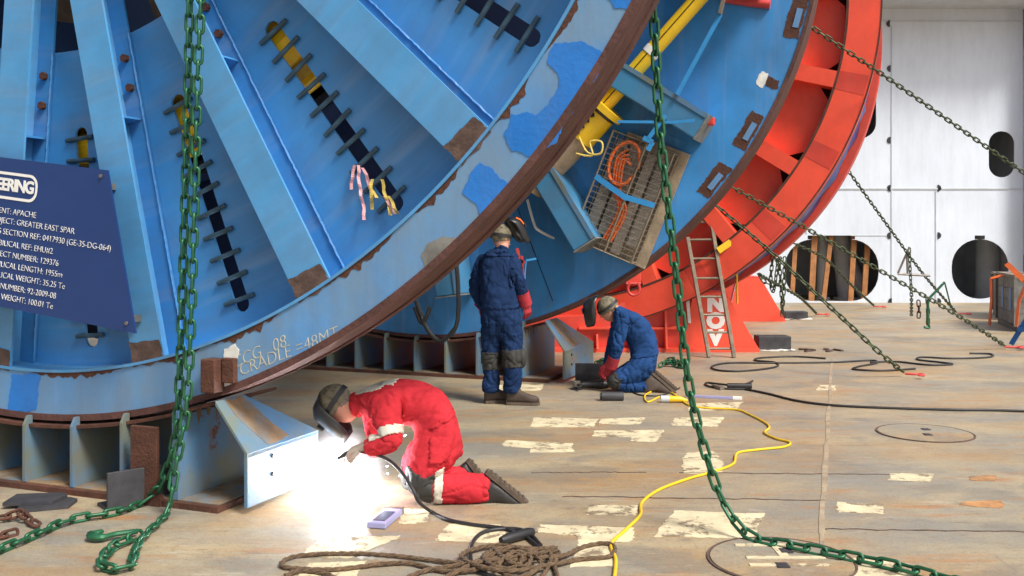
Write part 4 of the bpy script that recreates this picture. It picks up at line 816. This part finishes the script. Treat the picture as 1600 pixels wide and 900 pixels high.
# ================================================================ CRATES AT RIGHT
def crate(label, c, rz, lx, ly, h, stencil):
    t = thing('timber_crate', label, 'crate', c, rz, 'crates at the right edge')
    for sx in (-1, 1):
        MB().box((sx * (lx / 2 - .05), 0, 0.05), (0.1, ly, 0.1)).build('skid', 'black', t)
    n = 4
    for i in range(n):
        z = 0.105 + (h - 0.15) * (i + .5) / n
        for sy in (-1, 1): MB().box((0, sy * (ly / 2 - .012), z), (lx, 0.024, (h - .15) / n - 0.008)).build('board', 'crate', t)
        for sx in (-1, 1): MB().box((sx * (lx / 2 - .012), 0, z), (0.024, ly - 0.05, (h - .15) / n - 0.008)).build('board', 'crate', t)
    for sx in (-1, 1):
        for sy in (-1, 1): MB().box((sx * (lx / 2 + .012), sy * (ly / 2 + .012), 0.1 + (h - .15) / 2), (0.06, 0.06, h - .14)).build('corner_post', 'crate', t)
    MB().box((0, 0, h - 0.02), (lx + 0.06, ly + 0.06, 0.045)).build('lid', 'wood', t)
    for k in range(2): MB().box((-lx / 2 - 0.003, -ly * 0.2 + 0.42 * k * ly, 0.1 + h * 0.45), (0.006, 0.2, h * 0.4)).build('stencil', 'bluestand', t)
    return t
crate('grey timber crate standing farther back at the right edge', (10.95, 20.0, 0), R_(-18), 1.4, 1.9, 0.92, True)
ct = crate('grey timber crate nearer the camera at the right edge, orange strap over it', (9.9, 17.6, 0), R_(-18), 1.5, 1.9, 1.0, True)
cs = thing('orange_strap', 'bright orange lashing strap over the crate at the right edge', 'strap', (0, 0, 0))
def ostrap(pts):
    mb = MB()
    for (a, b) in zip(pts, pts[1:]): mb.bar(P(*a), P(*b), 0.012, 0.09, up=(0, 1, 0.2))
    mb.build('webbing', 'orange', cs)
ostrap([(1573, 412, 17.2), (1600, 438, 16.4), (1640, 470, 15.5)]); ostrap([(1575, 428, 18.0), (1548, 435, 18.2), (1549, 470, 18.2), (1546, 510, 18.3)]); ostrap([(1605, 440, 16.2), (1592, 470, 16.3), (1588, 510, 16.4)])
t = thing('timber_block', 'brown timber block standing on the nearer crate', 'block', (10.0, 17.3, 1.005), R_(-18)); MB().box((-0.45, 0.3, 0.17), (0.3, 0.5, 0.34)).build('beam', 'wood', t, bevel=0.01); MB().box((-0.05, 0.1, 0.12), (0.3, 0.5, 0.24)).build('wedge', 'wood', t, bevel=0.01)
t = thing('blue_trestle', 'blue steel trestle leg at the right edge of the deck', 'trestle', G(1580, 540))
for a, b in (((1580, 538, 14.6), (1622, 470, 14.4)), ((1612, 545, 14.0), (1622, 470, 14.4)), ((1590, 515, 14.5), (1640, 512, 14.3))): MB().bar(P(*a) - t.location, P(*b) - t.location, 0.07, 0.07).build('leg', 'bluestand', t)

# ================================================================ PEOPLE
def figure(name, label, J, bones, mats, amp=0.010):
    root = Vector((J['pelvis'][0].x, J['pelvis'][0].y, 0)); t = thing(name, label, 'person', root)
    names = list(J); me = bpy.data.meshes.new('body'); me.from_pydata([J[n][0] - root for n in names], [(names.index(a), names.index(b)) for a, b, _ in bones], [])
    o = bpy.data.objects.new('body', me); scene.collection.objects.link(o)
    o.modifiers.new('skin', 'SKIN').use_smooth_shade = True
    for i, n in enumerate(names):
        sv = me.skin_vertices[0].data[i]; r = J[n][1]; sv.radius = r if isinstance(r, tuple) else (r, r); sv.use_root = (n == 'pelvis')
    s = o.modifiers.new('sub', 'SUBSURF'); s.levels = 4; s.render_levels = 4
    dg = bpy.context.evaluated_depsgraph_get(); dg.update(); nm = bpy.data.meshes.new_from_object(o.evaluated_get(dg)); bpy.data.objects.remove(o)
    uniq = list(dict.fromkeys(mats[m] for m in mats)); nm.materials.clear()
    for m in uniq: nm.materials.append(M[m])
    segs = [(J[a][0] - root, J[b][0] - root, m, min(J[a][1] if not isinstance(J[a][1], tuple) else J[a][1][0], J[b][1] if not isinstance(J[b][1], tuple) else J[b][1][0])) for a, b, m in bones]
    for p in nm.polygons:
        c = p.center; best = None
        for a, b, m, r in segs:
            ab = b - a; k = max(0, min(1, (c - a).dot(ab) / ab.length_squared)); dd = (c - a - ab * k).length - r * 0.8
            if best is None or dd < best[0]: best = (dd, m)
        p.material_index = uniq.index(mats[best[1]]); p.use_smooth = True
    nrm = [v.normal.copy() for v in nm.vertices]
    for v, n in zip(nm.vertices, nrm):
        c = v.co
        if not amp: continue
        wv = c + noise.noise_vector(c * 4) * 0.09; e1 = noise.noise(Vector((wv.x * 9, wv.y * 9, wv.z * 5))); e2 = noise.noise(Vector((wv.x * 5 + wv.z * 7, wv.y * 8, wv.z * 9 - wv.x * 6)) + Vector((7, 3, 1))); e3 = noise.noise(wv * 17)
        cr = lambda e, k: max(0, 1 - abs(e) / k)
        v.co = c + n * amp * (noise.noise(c * 6) * 0.9 + 0.5 - cr(e1, .16) * 1.3 - cr(e2, .14) * 1.2 - cr(e3, .16) * .45)
    nm.update()
    ob = link('body', nm, None, t); return t, root
def decal(t, root, test, m, name, off=0.004):      # a patch of cloth, tape or padding lying on the body surface
    b = [c for c in t.children if c.name.startswith('body')][0].data; vi = {}; vs = []; fs = []
    for p in b.polygons:
        if test(p.center + root, p.normal):
            f = []
            for i in p.vertices:
                if i not in vi: vi[i] = len(vs); vs.append(b.vertices[i].co + b.vertices[i].normal * off)
                f.append(vi[i])
            fs.append(tuple(f))
    if not fs: return
    me = bpy.data.meshes.new(name); me.from_pydata([tuple(v) for v in vs], [], fs); me.polygons.foreach_set('use_smooth', [True] * len(fs)); o = link(name, me, m, t)
    md = o.modifiers.new('s', 'SOLIDIFY'); md.thickness = off * 1.6; md.offset = -1
def along(a, b, k0, k1, rmax):                    # test: between two stations of a limb
    ab = b - a
    def f(c, n):
        k = (c - a).dot(ab) / ab.length_squared; return k0 < k < k1 and (c - a - ab * k).length < rmax
    return f
def boot(t, root, heel, toe, up, m, sole='sole', s=1.0):
    x = (toe - heel).normalized(); y = Vector(up).cross(x).normalized(); z = x.cross(y)
    MXX = Matrix(((x.x, y.x, z.x, heel.x - root.x), (x.y, y.y, z.y, heel.y - root.y), (x.z, y.z, z.z, heel.z - root.z), (0, 0, 0, 1)))
    rings = []
    for px_, w_, h0, h1 in ((-0.03, .02, .03, .1), (-.02, .036, .02, .2), (0.02, .043, .02, .235), (.06, .045, .02, .235), (.09, .043, .02, .19), (.12, .044, .02, .135), (.17, .049, .02, .11), (.22, .052, .02, .095), (.26, .045, .02, .085), (.285, .028, .025, .07), (.297, .01, .03, .055)):
        hc = (h0 + h1) / 2; hh = (h1 - h0) / 2
        rings.append([(px_ * s, w_ * s * (abs(math.cos(a)) ** .7) * (1 if math.cos(a) > 0 else -1), (hc + hh * (abs(math.sin(a)) ** .7) * (1 if math.sin(a) > 0 else -1)) * s) for a in [2 * math.pi * k / 14 for k in range(14)]])
    b = MB().loft(rings).xf(MXX).build('boot', m, t, 60)
    mb = MB(); out = [(-.035, .0), (-.028, .032), (.02, .044), (.09, .04), (.17, .05), (.23, .053), (.28, .04), (.303, 0), (.28, -.04), (.23, -.053), (.17, -.05), (.09, -.04), (.02, -.044), (-.028, -.032)]
    mb.prism([Vector((a * s, b_ * s, 0)) for a, b_ in out], (0, 0, 0.026 * s)); 
    for k in range(8): mb.box((0.0 + k * 0.036 * s, 0, -0.003), (0.016 * s, 0.07 * s, 0.008))
    mb.xf(MXX).build('boot_sole', sole, b)
def hand(t, root, wrist, dirv, palm, m, s=1.0, curl=0.6):
    x = Vector(dirv).normalized(); n = Vector(palm); n = (n - x * n.dot(x)).normalized(); y = n.cross(x); mb = MB(); wrist = wrist - root
    def pt(a, b, c): return wrist + (x * a + y * b + n * c) * s
    mb.loft([[pt(px_, w_ * math.cos(a), h_ * math.sin(a)) for a in [2 * math.pi * k / 10 for k in range(10)]] for px_, w_, h_ in ((-.06, .042, .038), (-.0, .036, .028), (.04, .044, .022), (.085, .045, .018), (.10, .036, .012))])
    for i, (b, l) in enumerate(((-.034, .068), (-.012, .078), (.012, .074), (.034, .058))):
        p = [pt(.088, b, 0)]; a = 0.15; q = (.088, 0)
        for k in range(3): a += curl; q = (q[0] + math.cos(a) * l * .38, q[1] + math.sin(a) * l * .38); p.append(pt(q[0], b * 1.08, q[1]))
        mb.tube(p, [.012, .0115, .0105, .008], 7)
    mb.tube([pt(.02, -.036, .006), pt(.05, -.058, .02), pt(.08, -.062, .038), pt(.10, -.054, .045)], [.015, .0145, .0125, .009], 7)
    mb.build('glove', m, t, 50)
def band(t, root, a, b, k, r, wd, m='reflect', name='reflective_band', sq=1.0):
    c = a.lerp(b, k) - root; x = (b - a).normalized(); y = x.cross(Vector((0.1, 0.2, 1))).normalized(); z = x.cross(y); rings = []
    for q, rr2 in ((-wd / 2, r), (-wd / 2, r + .006), (wd / 2, r + .006), (wd / 2, r)): rings.append([c + x * q + (y * math.cos(2 * math.pi * i / 20) + z * math.sin(2 * math.pi * i / 20) * sq) * rr2 for i in range(20)])
    MB().loft(rings, False).build(name, m, t, 50)
def mask_shield(t, root, c, fwd, up, m='mask', w_=0.125, patch=None):
    x = Vector(fwd).normalized(); z = Vector(up); z = (z - x * z.dot(x)).normalized(); y = z.cross(x); mb = MB(); c = c - root; rows = []
    for k, (h, r, f) in enumerate(((-.16, .62, .06), (-.13, .85, .035), (-.06, 1.0, .01), (.02, 1.04, .0), (.09, 1.0, -.015), (.13, .82, -.04), (.145, .6, -.07))):
        rows.append([c + x * (f + (0.02 + w_ * 1.0 * r * math.cos(a))) + y * w_ * r * math.sin(a) + z * h for a in [R_(-88 + 176 * i / 12) for i in range(13)]])
    n = 13; mb.v = [p for r in rows for p in r]; mb.f = [(i * n + j, i * n + j + 1, i * n + n + j + 1, i * n + n + j) for i in range(len(rows) - 1) for j in range(n - 1)]
    o = mb.build('welding_mask', m, t, 50); md = o.modifiers.new('s', 'SOLIDIFY'); md.thickness = 0.006
    gl = MB().box((0, 0, 0), (0.012, 0.10, 0.05), Matrix((x, y, z)).transposed()); gl.v = [v + c + x * (w_ + 0.028) + z * 0.02 for v in gl.v]; gl.build('viewing_glass', 'black', o)
    if patch:
        p = MB(); rows2 = [[c + x * (f + 0.026 + w_ * r * math.cos(a)) + y * (w_ * r + .004) * math.sin(a) + z * h for a in [R_(-50 + 100 * i / 6) for i in range(7)]] for h, r, f in ((.04, 1.04, .0), (.09, 1.0, -.012), (.128, .84, -.035))]
        p.v = [q for r in rows2 for q in r]; p.f = [(i * 7 + j, i * 7 + j + 1, i * 7 + 8 + j, i * 7 + 7 + j) for i in range(2) for j in range(6)]; p.build('orange_panel', patch, o, 50)
    return o
def cap(t, root, c, fwd, up, m, r=0.112):
    x = Vector(fwd).normalized(); z = Vector(up); z = (z - x * z.dot(x)).normalized(); y = z.cross(x); c = c - root; rings = []
    for a in (-25, -5, 15, 35, 55, 72, 86): rings.append([c + x * r * 1.1 * math.cos(R_(a)) * math.cos(q) + y * r * .93 * math.cos(R_(a)) * math.sin(q) + z * r * math.sin(R_(a)) for q in [2 * math.pi * k / 18 for k in range(18)]])
    o = MB().loft(rings).build('cap', m, t, 60)
    MB().loft([[c + x * r * 1.14 * math.cos(q) + y * r * .97 * math.sin(q) + z * h for q in [2 * math.pi * k / 18 for k in range(18)]] for h in (-.02, .012)], False).build('headband', 'black', o, 60)
    return o
def head_parts(t, root, c, fwd, up):
    x = Vector(fwd).normalized(); z = Vector(up); z = (z - x * z.dot(x)).normalized(); y = z.cross(x); c = c - root
    mb = MB(); mb.ball((0, 0, 0), (.095, .075, .118), 16, 12); mb.v = [v + Vector((0.012, 0, -0.03)) * max(0, -v.z / .118) for v in mb.v]
    mb.loft([[(.085 + a, b * .4, cc) for a, b, cc in q] for q in ([(0, -.03, .02), (0, .03, .02), (.004, 0, .03)], [(.024, -.045, -.03), (.024, .045, -.03), (.03, 0, -.022)], [(.004, -.04, -.042), (.004, .04, -.042), (.01, 0, -.04)])])
    for sy in (-1, 1): mb.ball((-.008, sy * .078, -.005), (.02, .010, .033), 8, 6)
    mb.tube([(.088, -.026, -.066), (.095, 0, -.066), (.088, .026, -.066)], .007, 6)
    MX = Matrix(((x.x, y.x, z.x, c.x), (x.y, y.y, z.y, c.y), (x.z, y.z, z.z, c.z), (0, 0, 0, 1)))
    h = mb.xf(MX).build('head', 'skin', t, 60)
    for sy in (-1, 1): MB().ball((.083, sy * .031, .005), .011, 8, 6).xf(MX).build('eye', 'white', h, 60)
    hb = MB(); hb.ball((-.018, 0, .018), (.098, .083, .108), 16, 10); hb.v = [v if v.x < .045 else Vector((.045 + (v.x - .045) * .3, v.y, v.z)) for v in hb.v]; hb.xf(MX).build('hair', 'hair', t, 60)

# --- red welder, kneeling and bent over
D0 = 6.1
J = dict(pelvis=(P(696, 664, D0), (.185, .150)), spine1=(P(670, 638, D0), (.19, .175)), spine2=(P(636, 625, D0), (.20, .172)), chest=(P(602, 630, D0), (.19, .158)), neck=(P(564, 630, D0), .085), hd=(P(543, 632, D0), .085),
         hipL=(P(690, 688, 5.98), .165), midL=(P(668, 724, 5.93), .150), kneeL=(P(655, 760, 5.90), .105), shinL=(P(715, 763, 5.92), .100), ankL=(P(758, 762, 5.94), .092), hemL=(P(768, 762, 5.94), .088),
         hipR=(P(690, 690, 6.22), .145), midR=(P(652, 720, 6.28), .13), kneeR=(P(638, 755, 6.3), .095), shinR=(P(700, 748, 6.32), .085), ankR=(P(736, 742, 6.34), .075),
         shL=(P(600, 636, 5.93), .112), elL=(P(612, 692, 5.83), .086), wrL=(P(568, 698, 5.86), .058), shR=(P(590, 636, 6.27), .105), elR=(P(590, 702, 6.32), .078), wrR=(P(558, 704, 6.18), .055))
bones = [('pelvis', 'spine1', 'c'), ('spine1', 'spine2', 'c'), ('spine2', 'chest', 'c'), ('chest', 'neck', 'c'), ('neck', 'hd', 'c'), ('pelvis', 'hipL', 'c'), ('hipL', 'midL', 'c'), ('midL', 'kneeL', 'c'), ('kneeL', 'shinL', 'c'), ('shinL', 'ankL', 'c'), ('ankL', 'hemL', 'c'), ('pelvis', 'hipR', 'c'), ('hipR', 'midR', 'c'), ('midR', 'kneeR', 'c'), ('kneeR', 'shinR', 'c'), ('shinR', 'ankR', 'c'), ('chest', 'shL', 'c'), ('shL', 'elL', 'c'), ('elL', 'wrL', 'c'), ('chest', 'shR', 'c'), ('shR', 'elR', 'c'), ('elR', 'wrR', 'c')]
t, r0 = figure('person', 'kneeling welder in red coveralls bent over the bright welding arc', J, bones, dict(c='redcloth'), 0.0075)
hc = P(526, 631, D0); face = Vector((-0.55, 0.0, -0.85)); hup = Vector((-0.85, 0.0, 0.5))
head_parts(t, r0, hc, face, hup); cap(t, r0, hc + hup.normalized() * .02, face, hup, 'camo', .112); mask_shield(t, r0, hc + face.normalized() * 0.03 - hup.normalized() * 0.02, face, hup, w_=.118)
boot(t, r0, P(768, 738, 5.94), P(826, 784, 5.94), Vector((-0.55, 0, 0.55)) * -1 + Vector((-1.4, 0, -0.1)), 'boot'); boot(t, r0, P(738, 722, 6.34), P(770, 762, 6.34), Vector((-1, 0, -0.4)), 'boot')
hand(t, r0, J['wrL'][0], P(540, 706, 5.9) - J['wrL'][0], (0, 0.3, -1), 'greyglove'); hand(t, r0, J['wrR'][0], P(532, 712, 6.12) - J['wrR'][0], (0.2, -.3, -1), 'greyglove')
jp = {k: v[0] for k, v in J.items()}
decal(t, r0, along(jp['shL'], jp['elL'], .62, .86, .13), 'reflect', 'sleeve_band'); decal(t, r0, along(jp['kneeL'], jp['shinL'], .38, .60, .14), 'reflect', 'shin_band')
decal(t, r0, along(jp['kneeL'], jp['shinL'], -.7, .34, .125), 'pad', 'knee_pad', .008); decal(t, r0, along(jp['kneeR'], jp['shinR'], -.7, .34, .125), 'pad', 'knee_pad', .008)
s0, s1 = P(556, 614, 5.95), P(592, 602, 5.95)
decal(t, r0, lambda c, n: abs((Vector((c.x, 0, c.z)) - Vector((s0.x, 0, s0.z))).cross(Vector((s1.x - s0.x, 0, s1.z - s0.z)).normalized()).y) < .02 and s0.x - .02 < c.x < s1.x + .02 and c.y < 6.2 and n.z > .2, 'reflect', 'shoulder_tape')
w0_, w1_ = P(728, 634, 6), P(676, 664, 6)
decal(t, r0, lambda c, n: abs((Vector((c.x, 0, c.z)) - Vector((w0_.x, 0, w0_.z))).cross(Vector((w1_.x - w0_.x, 0, w1_.z - w0_.z)).normalized()).y) < .012 and w1_.x < c.x < w0_.x + .06 and c.y < 6.1, 'redcloth', 'waist_seam', .006)
pk = P(690, 655, 6)
decal(t, r0, lambda c, n: abs(c.x - pk.x) < .06 and abs(c.z - pk.z + .16) < .075 and n.y < -.35, 'redcloth', 'thigh_pocket', .006)
lb = P(604, 590, D0)
decal(t, r0, lambda c, n: lb.x - .05 < c.x < lb.x + .06 and abs(c.y - D0) < .1 and n.z > .6, 'reflect', 'back_label')
# electrode holder in his hand
tg = thing('electrode_holder', 'electrode holder in the red welder\'s glove', 'tool', P(545, 708, 5.95)); MB().tube([(0.1, -0.02, 0.03), (0, 0, 0), (-0.07, 0.02, -0.04)], [.014, .017, .012], 8).build('handle', 'black', tg, 40); MB().tube([(-0.07, 0.02, -0.04), RC + UX * 1.93 + AX * 0.60 + Vector((0, 0, 0.13)) - tg.location], .004, 6).build('rod', 'steel', tg)

# --- standing man in navy, back to the camera
D0 = 9.5
def S(px, py, dd=0): return P(px, py, D0 + dd)
J = dict(pelvis=(S(783, 503), (.185, .155)), spine=(S(779, 468), (.19, .145)), chest=(S(777, 428), (.21, .15)), collar=(S(780, 400), (.13, .10)), neck=(S(785, 388, .02), .062), hd=(S(786, 376, .03), .07),
         hipL=(S(768, 520, .02), .125), kneeL=(S(768, 566, .04), .095), ankL=(S(767, 605, .02), .092), hemL=(S(767, 614, .02), .098), hipR=(S(799, 520, -.03), .13), kneeR=(S(802, 563, -.08), .098), ankR=(S(800, 606, -.05), .095), hemR=(S(800, 616, -.05), .10),
         shL=(S(752, 408, .06), .092), elL=(S(742, 448, .12), .072), wrL=(S(752, 480, .25), .048), shR=(S(800, 408, -.03), .095), elR=(S(813, 448, -.05), .076), wrR=(S(820, 472, .02), .05))
bones = [('pelvis', 'spine', 'c'), ('spine', 'chest', 'c'), ('chest', 'collar', 'c'), ('collar', 'neck', 's'), ('neck', 'hd', 's'), ('pelvis', 'hipL', 'c'), ('hipL', 'kneeL', 'c'), ('kneeL', 'ankL', 'c'), ('ankL', 'hemL', 'c'), ('pelvis', 'hipR', 'c'), ('hipR', 'kneeR', 'c'), ('kneeR', 'ankR', 'c'), ('ankR', 'hemR', 'c'), ('chest', 'shL', 'c'), ('shL', 'elL', 'c'), ('elL', 'wrL', 'c'), ('chest', 'shR', 'c'), ('shR', 'elR', 'c'), ('elR', 'wrR', 'c')]
t, r0 = figure('person', 'man in navy coveralls standing with his back turned and mask flipped up', J, bones, dict(c='bluecloth', s='skin'))
hc = S(784, 370, .03); fw = Vector((.78, .6, -.12)); head_parts(t, r0, hc, fw, (0, 0, 1)); cap(t, r0, hc + Vector((-.01, 0, .02)), fw, (0.1, 0, 1), 'camo', .108)
mask_shield(t, r0, hc + Vector((.10, .04, .05)), Vector((.8, .4, .38)), Vector((-.45, -.3, .85)), w_=.115, patch='orange')
for k, (x, dd) in enumerate(((768, .02), (802, -.06))):
    a = G(x - 3, 629 if k == 0 else 632); a.y = D0 + dd; boot(t, r0, a + Vector((-.02, 0, -a.z + .004)), a + Vector((.24, .10 - .12 * k, -a.z + .004)), (0, 0, 1), 'brownboot')
hand(t, r0, J['wrR'][0], S(829, 500, .03) - J['wrR'][0], (-.6, .6, 0), 'glove', 1.15, .35); hand(t, r0, J['wrL'][0], S(765, 498, .28) - J['wrL'][0], (.5, -.6, 0), 'glove', 1.1, .4)
band(t, r0, J['elR'][0], J['wrR'][0], .75, .062, .14, 'glove', 'glove_cuff')
for s_ in 'LR': kp = J['knee' + s_][0]; decal(t, r0, (lambda kp: lambda c, n: abs(c.z - kp.z - .02) < .085 and (c - kp).length < .17)(kp), 'pad', 'knee_pad', .008)
wz_ = S(780, 478).z; decal(t, r0, lambda c, n: abs(c.z - wz_) < .018 and abs(c.x - S(779, 478).x) < .22, 'bluecloth', 'waist_band', .006)
for sx in (-1, 1): cc = S(783 + 14 * sx, 512); decal(t, r0, (lambda cc: lambda c, n: abs(c.x - cc.x) < .06 and abs(c.z - cc.z) < .07 and n.y < -.3)(cc), 'bluecloth', 'back_pocket', .006)
decal(t, r0, lambda c, n: abs(c.z - S(0, 396).z) < .03 and abs(c.x - S(782, 396).x) < .14, 'bluecloth', 'collar', .01)
MB().ball(J['kneeR'][0] - r0 + Vector((.09, .02, .02)), (.045, .07, .1), 12, 8).build('knee_cup', 'pad', t, 60)

# --- kneeling man in blue, facing left
D0 = 10.35
J = dict(pelvis=(S(1010, 566), (.18, .17)), spine=(S(1008, 540), .172), spine2=(S(996, 513), .178), chest=(S(979, 496), .168), neck=(S(958, 484), .07), hd=(S(950, 486), .075),
         hipL=(S(1005, 577, -.13), .135), kneeL=(S(952, 596, -.15), .095), shinL=(S(985, 604, -.13), .075), ankL=(S(1018, 603, -.12), .066), hipR=(S(1005, 577, .13), .13), kneeR=(S(950, 592, .2), .08), shinR=(S(985, 600, .18), .07), ankR=(S(1020, 598, .14), .06),
         shL=(S(972, 498, -.17), .095), elL=(S(964, 545, -.22), .068), wrL=(S(955, 572, -.14), .05), shR=(S(968, 498, .18), .09), elR=(S(956, 545, .24), .065), wrR=(S(948, 573, .1), .05))
bones = [('pelvis', 'spine', 'c'), ('spine', 'spine2', 'c'), ('spine2', 'chest', 'c'), ('chest', 'neck', 's'), ('neck', 'hd', 's'), ('pelvis', 'hipL', 'c'), ('hipL', 'kneeL', 'c'), ('kneeL', 'shinL', 'c'), ('shinL', 'ankL', 'c'), ('pelvis', 'hipR', 'c'), ('hipR', 'kneeR', 'c'), ('kneeR', 'shinR', 'c'), ('shinR', 'ankR', 'c'), ('chest', 'shL', 'c'), ('shL', 'elL', 'c'), ('elL', 'wrL', 'c'), ('chest', 'shR', 'c'), ('shR', 'elR', 'c'), ('elR', 'wrR', 'c')]
t, r0 = figure('person', 'man in blue coveralls kneeling beside the red cradle, head bowed behind a mask', J, bones, dict(c='bluecloth2', s='skin'))
hc = S(949, 483); fw = Vector((-.8, .1, -.6)); hu = Vector((-.5, 0, .8)); head_parts(t, r0, hc, fw, hu); cap(t, r0, hc + Vector((0, 0, .03)), fw, hu, 'camo', .11)
mask_shield(t, r0, hc + Vector((-.10, 0, .0)), Vector((-1, .1, -.25)), (-.2, 0, 1), w_=.14)
for dd, px_, py_ in ((-.12, 1021, 0), (.13, 1026, -3)):
    boot(t, r0, P(px_ + 2, 584 + py_, D0 + dd), P(px_ + 32, 610 + py_, D0 + dd - .05), Vector((-1, -.1, -.9)), 'brownboot')
hand(t, r0, J['wrL'][0], S(945, 590, -.1) - J['wrL'][0], (0, .6, -.3), 'glove', 1.15, .4); hand(t, r0, J['wrR'][0], S(938, 590, .05) - J['wrR'][0], (0, -.6, -.3), 'glove', 1.15, .4)
band(t, r0, J['elL'][0], J['wrL'][0], .75, .060, .13, 'glove', 'glove_cuff')
for s_ in 'LR': decal(t, r0, along(J['knee' + s_][0], J['shin' + s_][0], -.6, .45, .12), 'pad', 'knee_pad', .008)
decal(t, r0, lambda c, n: abs(c.z - S(0, 552).z + (c.x - S(1008, 552).x) * -.15) < .018 and c.x > S(975, 0).x and c.y < D0 + .05, 'bluecloth2', 'waist_band', .006)

# ================================================================ WELDING ARC
ap = RC + UX * 1.93 + AX * 0.62 + Vector((0, 0, 0.11))
arc = thing('welding_arc', 'blinding white welding arc at the end of the near cradle', 'arc', ap)
MB().ball((0, 0, 0), .022, 12, 8).build('arc_core', 'arc', arc, 60)
pl = bpy.data.lights.new('arc_light', 'POINT'); pl.energy = 40; pl.shadow_soft_size = 0.03; pl.color = (0.93, 0.95, 1.0); po = bpy.data.objects.new('arc_light', pl); scene.collection.objects.link(po); po.parent = arc; po.location = (0.03, -0.05, 0.02)
random.seed(5)
for k in range(26):
    d = Vector((random.uniform(-.15, 1), random.uniform(-1, .1), random.uniform(-.1, .9))).normalized() * random.uniform(.08, .75); d.z = max(d.z * .5, -ap.z + .006)
    MB().bar(d, d * 1.02 + Vector((0.002, 0, 0)), .0022, .0022).build('spark', 'arc', arc)
fm = bpy.data.materials.new('arc_glow_haze'); fm.use_nodes = True; N = fm.node_tree.nodes; K = fm.node_tree.links; N.remove(N['Principled BSDF'])
pv = N.new('ShaderNodeVolumePrincipled'); pv.inputs['Color'].default_value = (1, .93, .93, 1); pv.inputs['Anisotropy'].default_value = 0.0
tc = N.new('ShaderNodeTexCoord'); ln_ = N.new('ShaderNodeVectorMath'); ln_.operation = 'LENGTH'; K.new(tc.outputs['Object'], ln_.inputs[0])
mr = N.new('ShaderNodeMapRange'); mr.inputs[1].default_value = 0.0; mr.inputs[2].default_value = 0.36; mr.inputs[3].default_value = 3.0; mr.inputs[4].default_value = 0.0; mr.interpolation_type = 'SMOOTHSTEP'
K.new(ln_.outputs['Value'], mr.inputs[0]); K.new(mr.outputs[0], pv.inputs['Density']); K.new(pv.outputs[0], N['Material Output'].inputs['Volume'])
fo = MB().ball((0, 0, 0), .62, 20, 14).build('arc_glow_haze', fm, kind='stuff', label='pale haze added to make the glow around the arc', cat='haze'); fo.location = ap  # volume added to spread the arc's light into a white glow
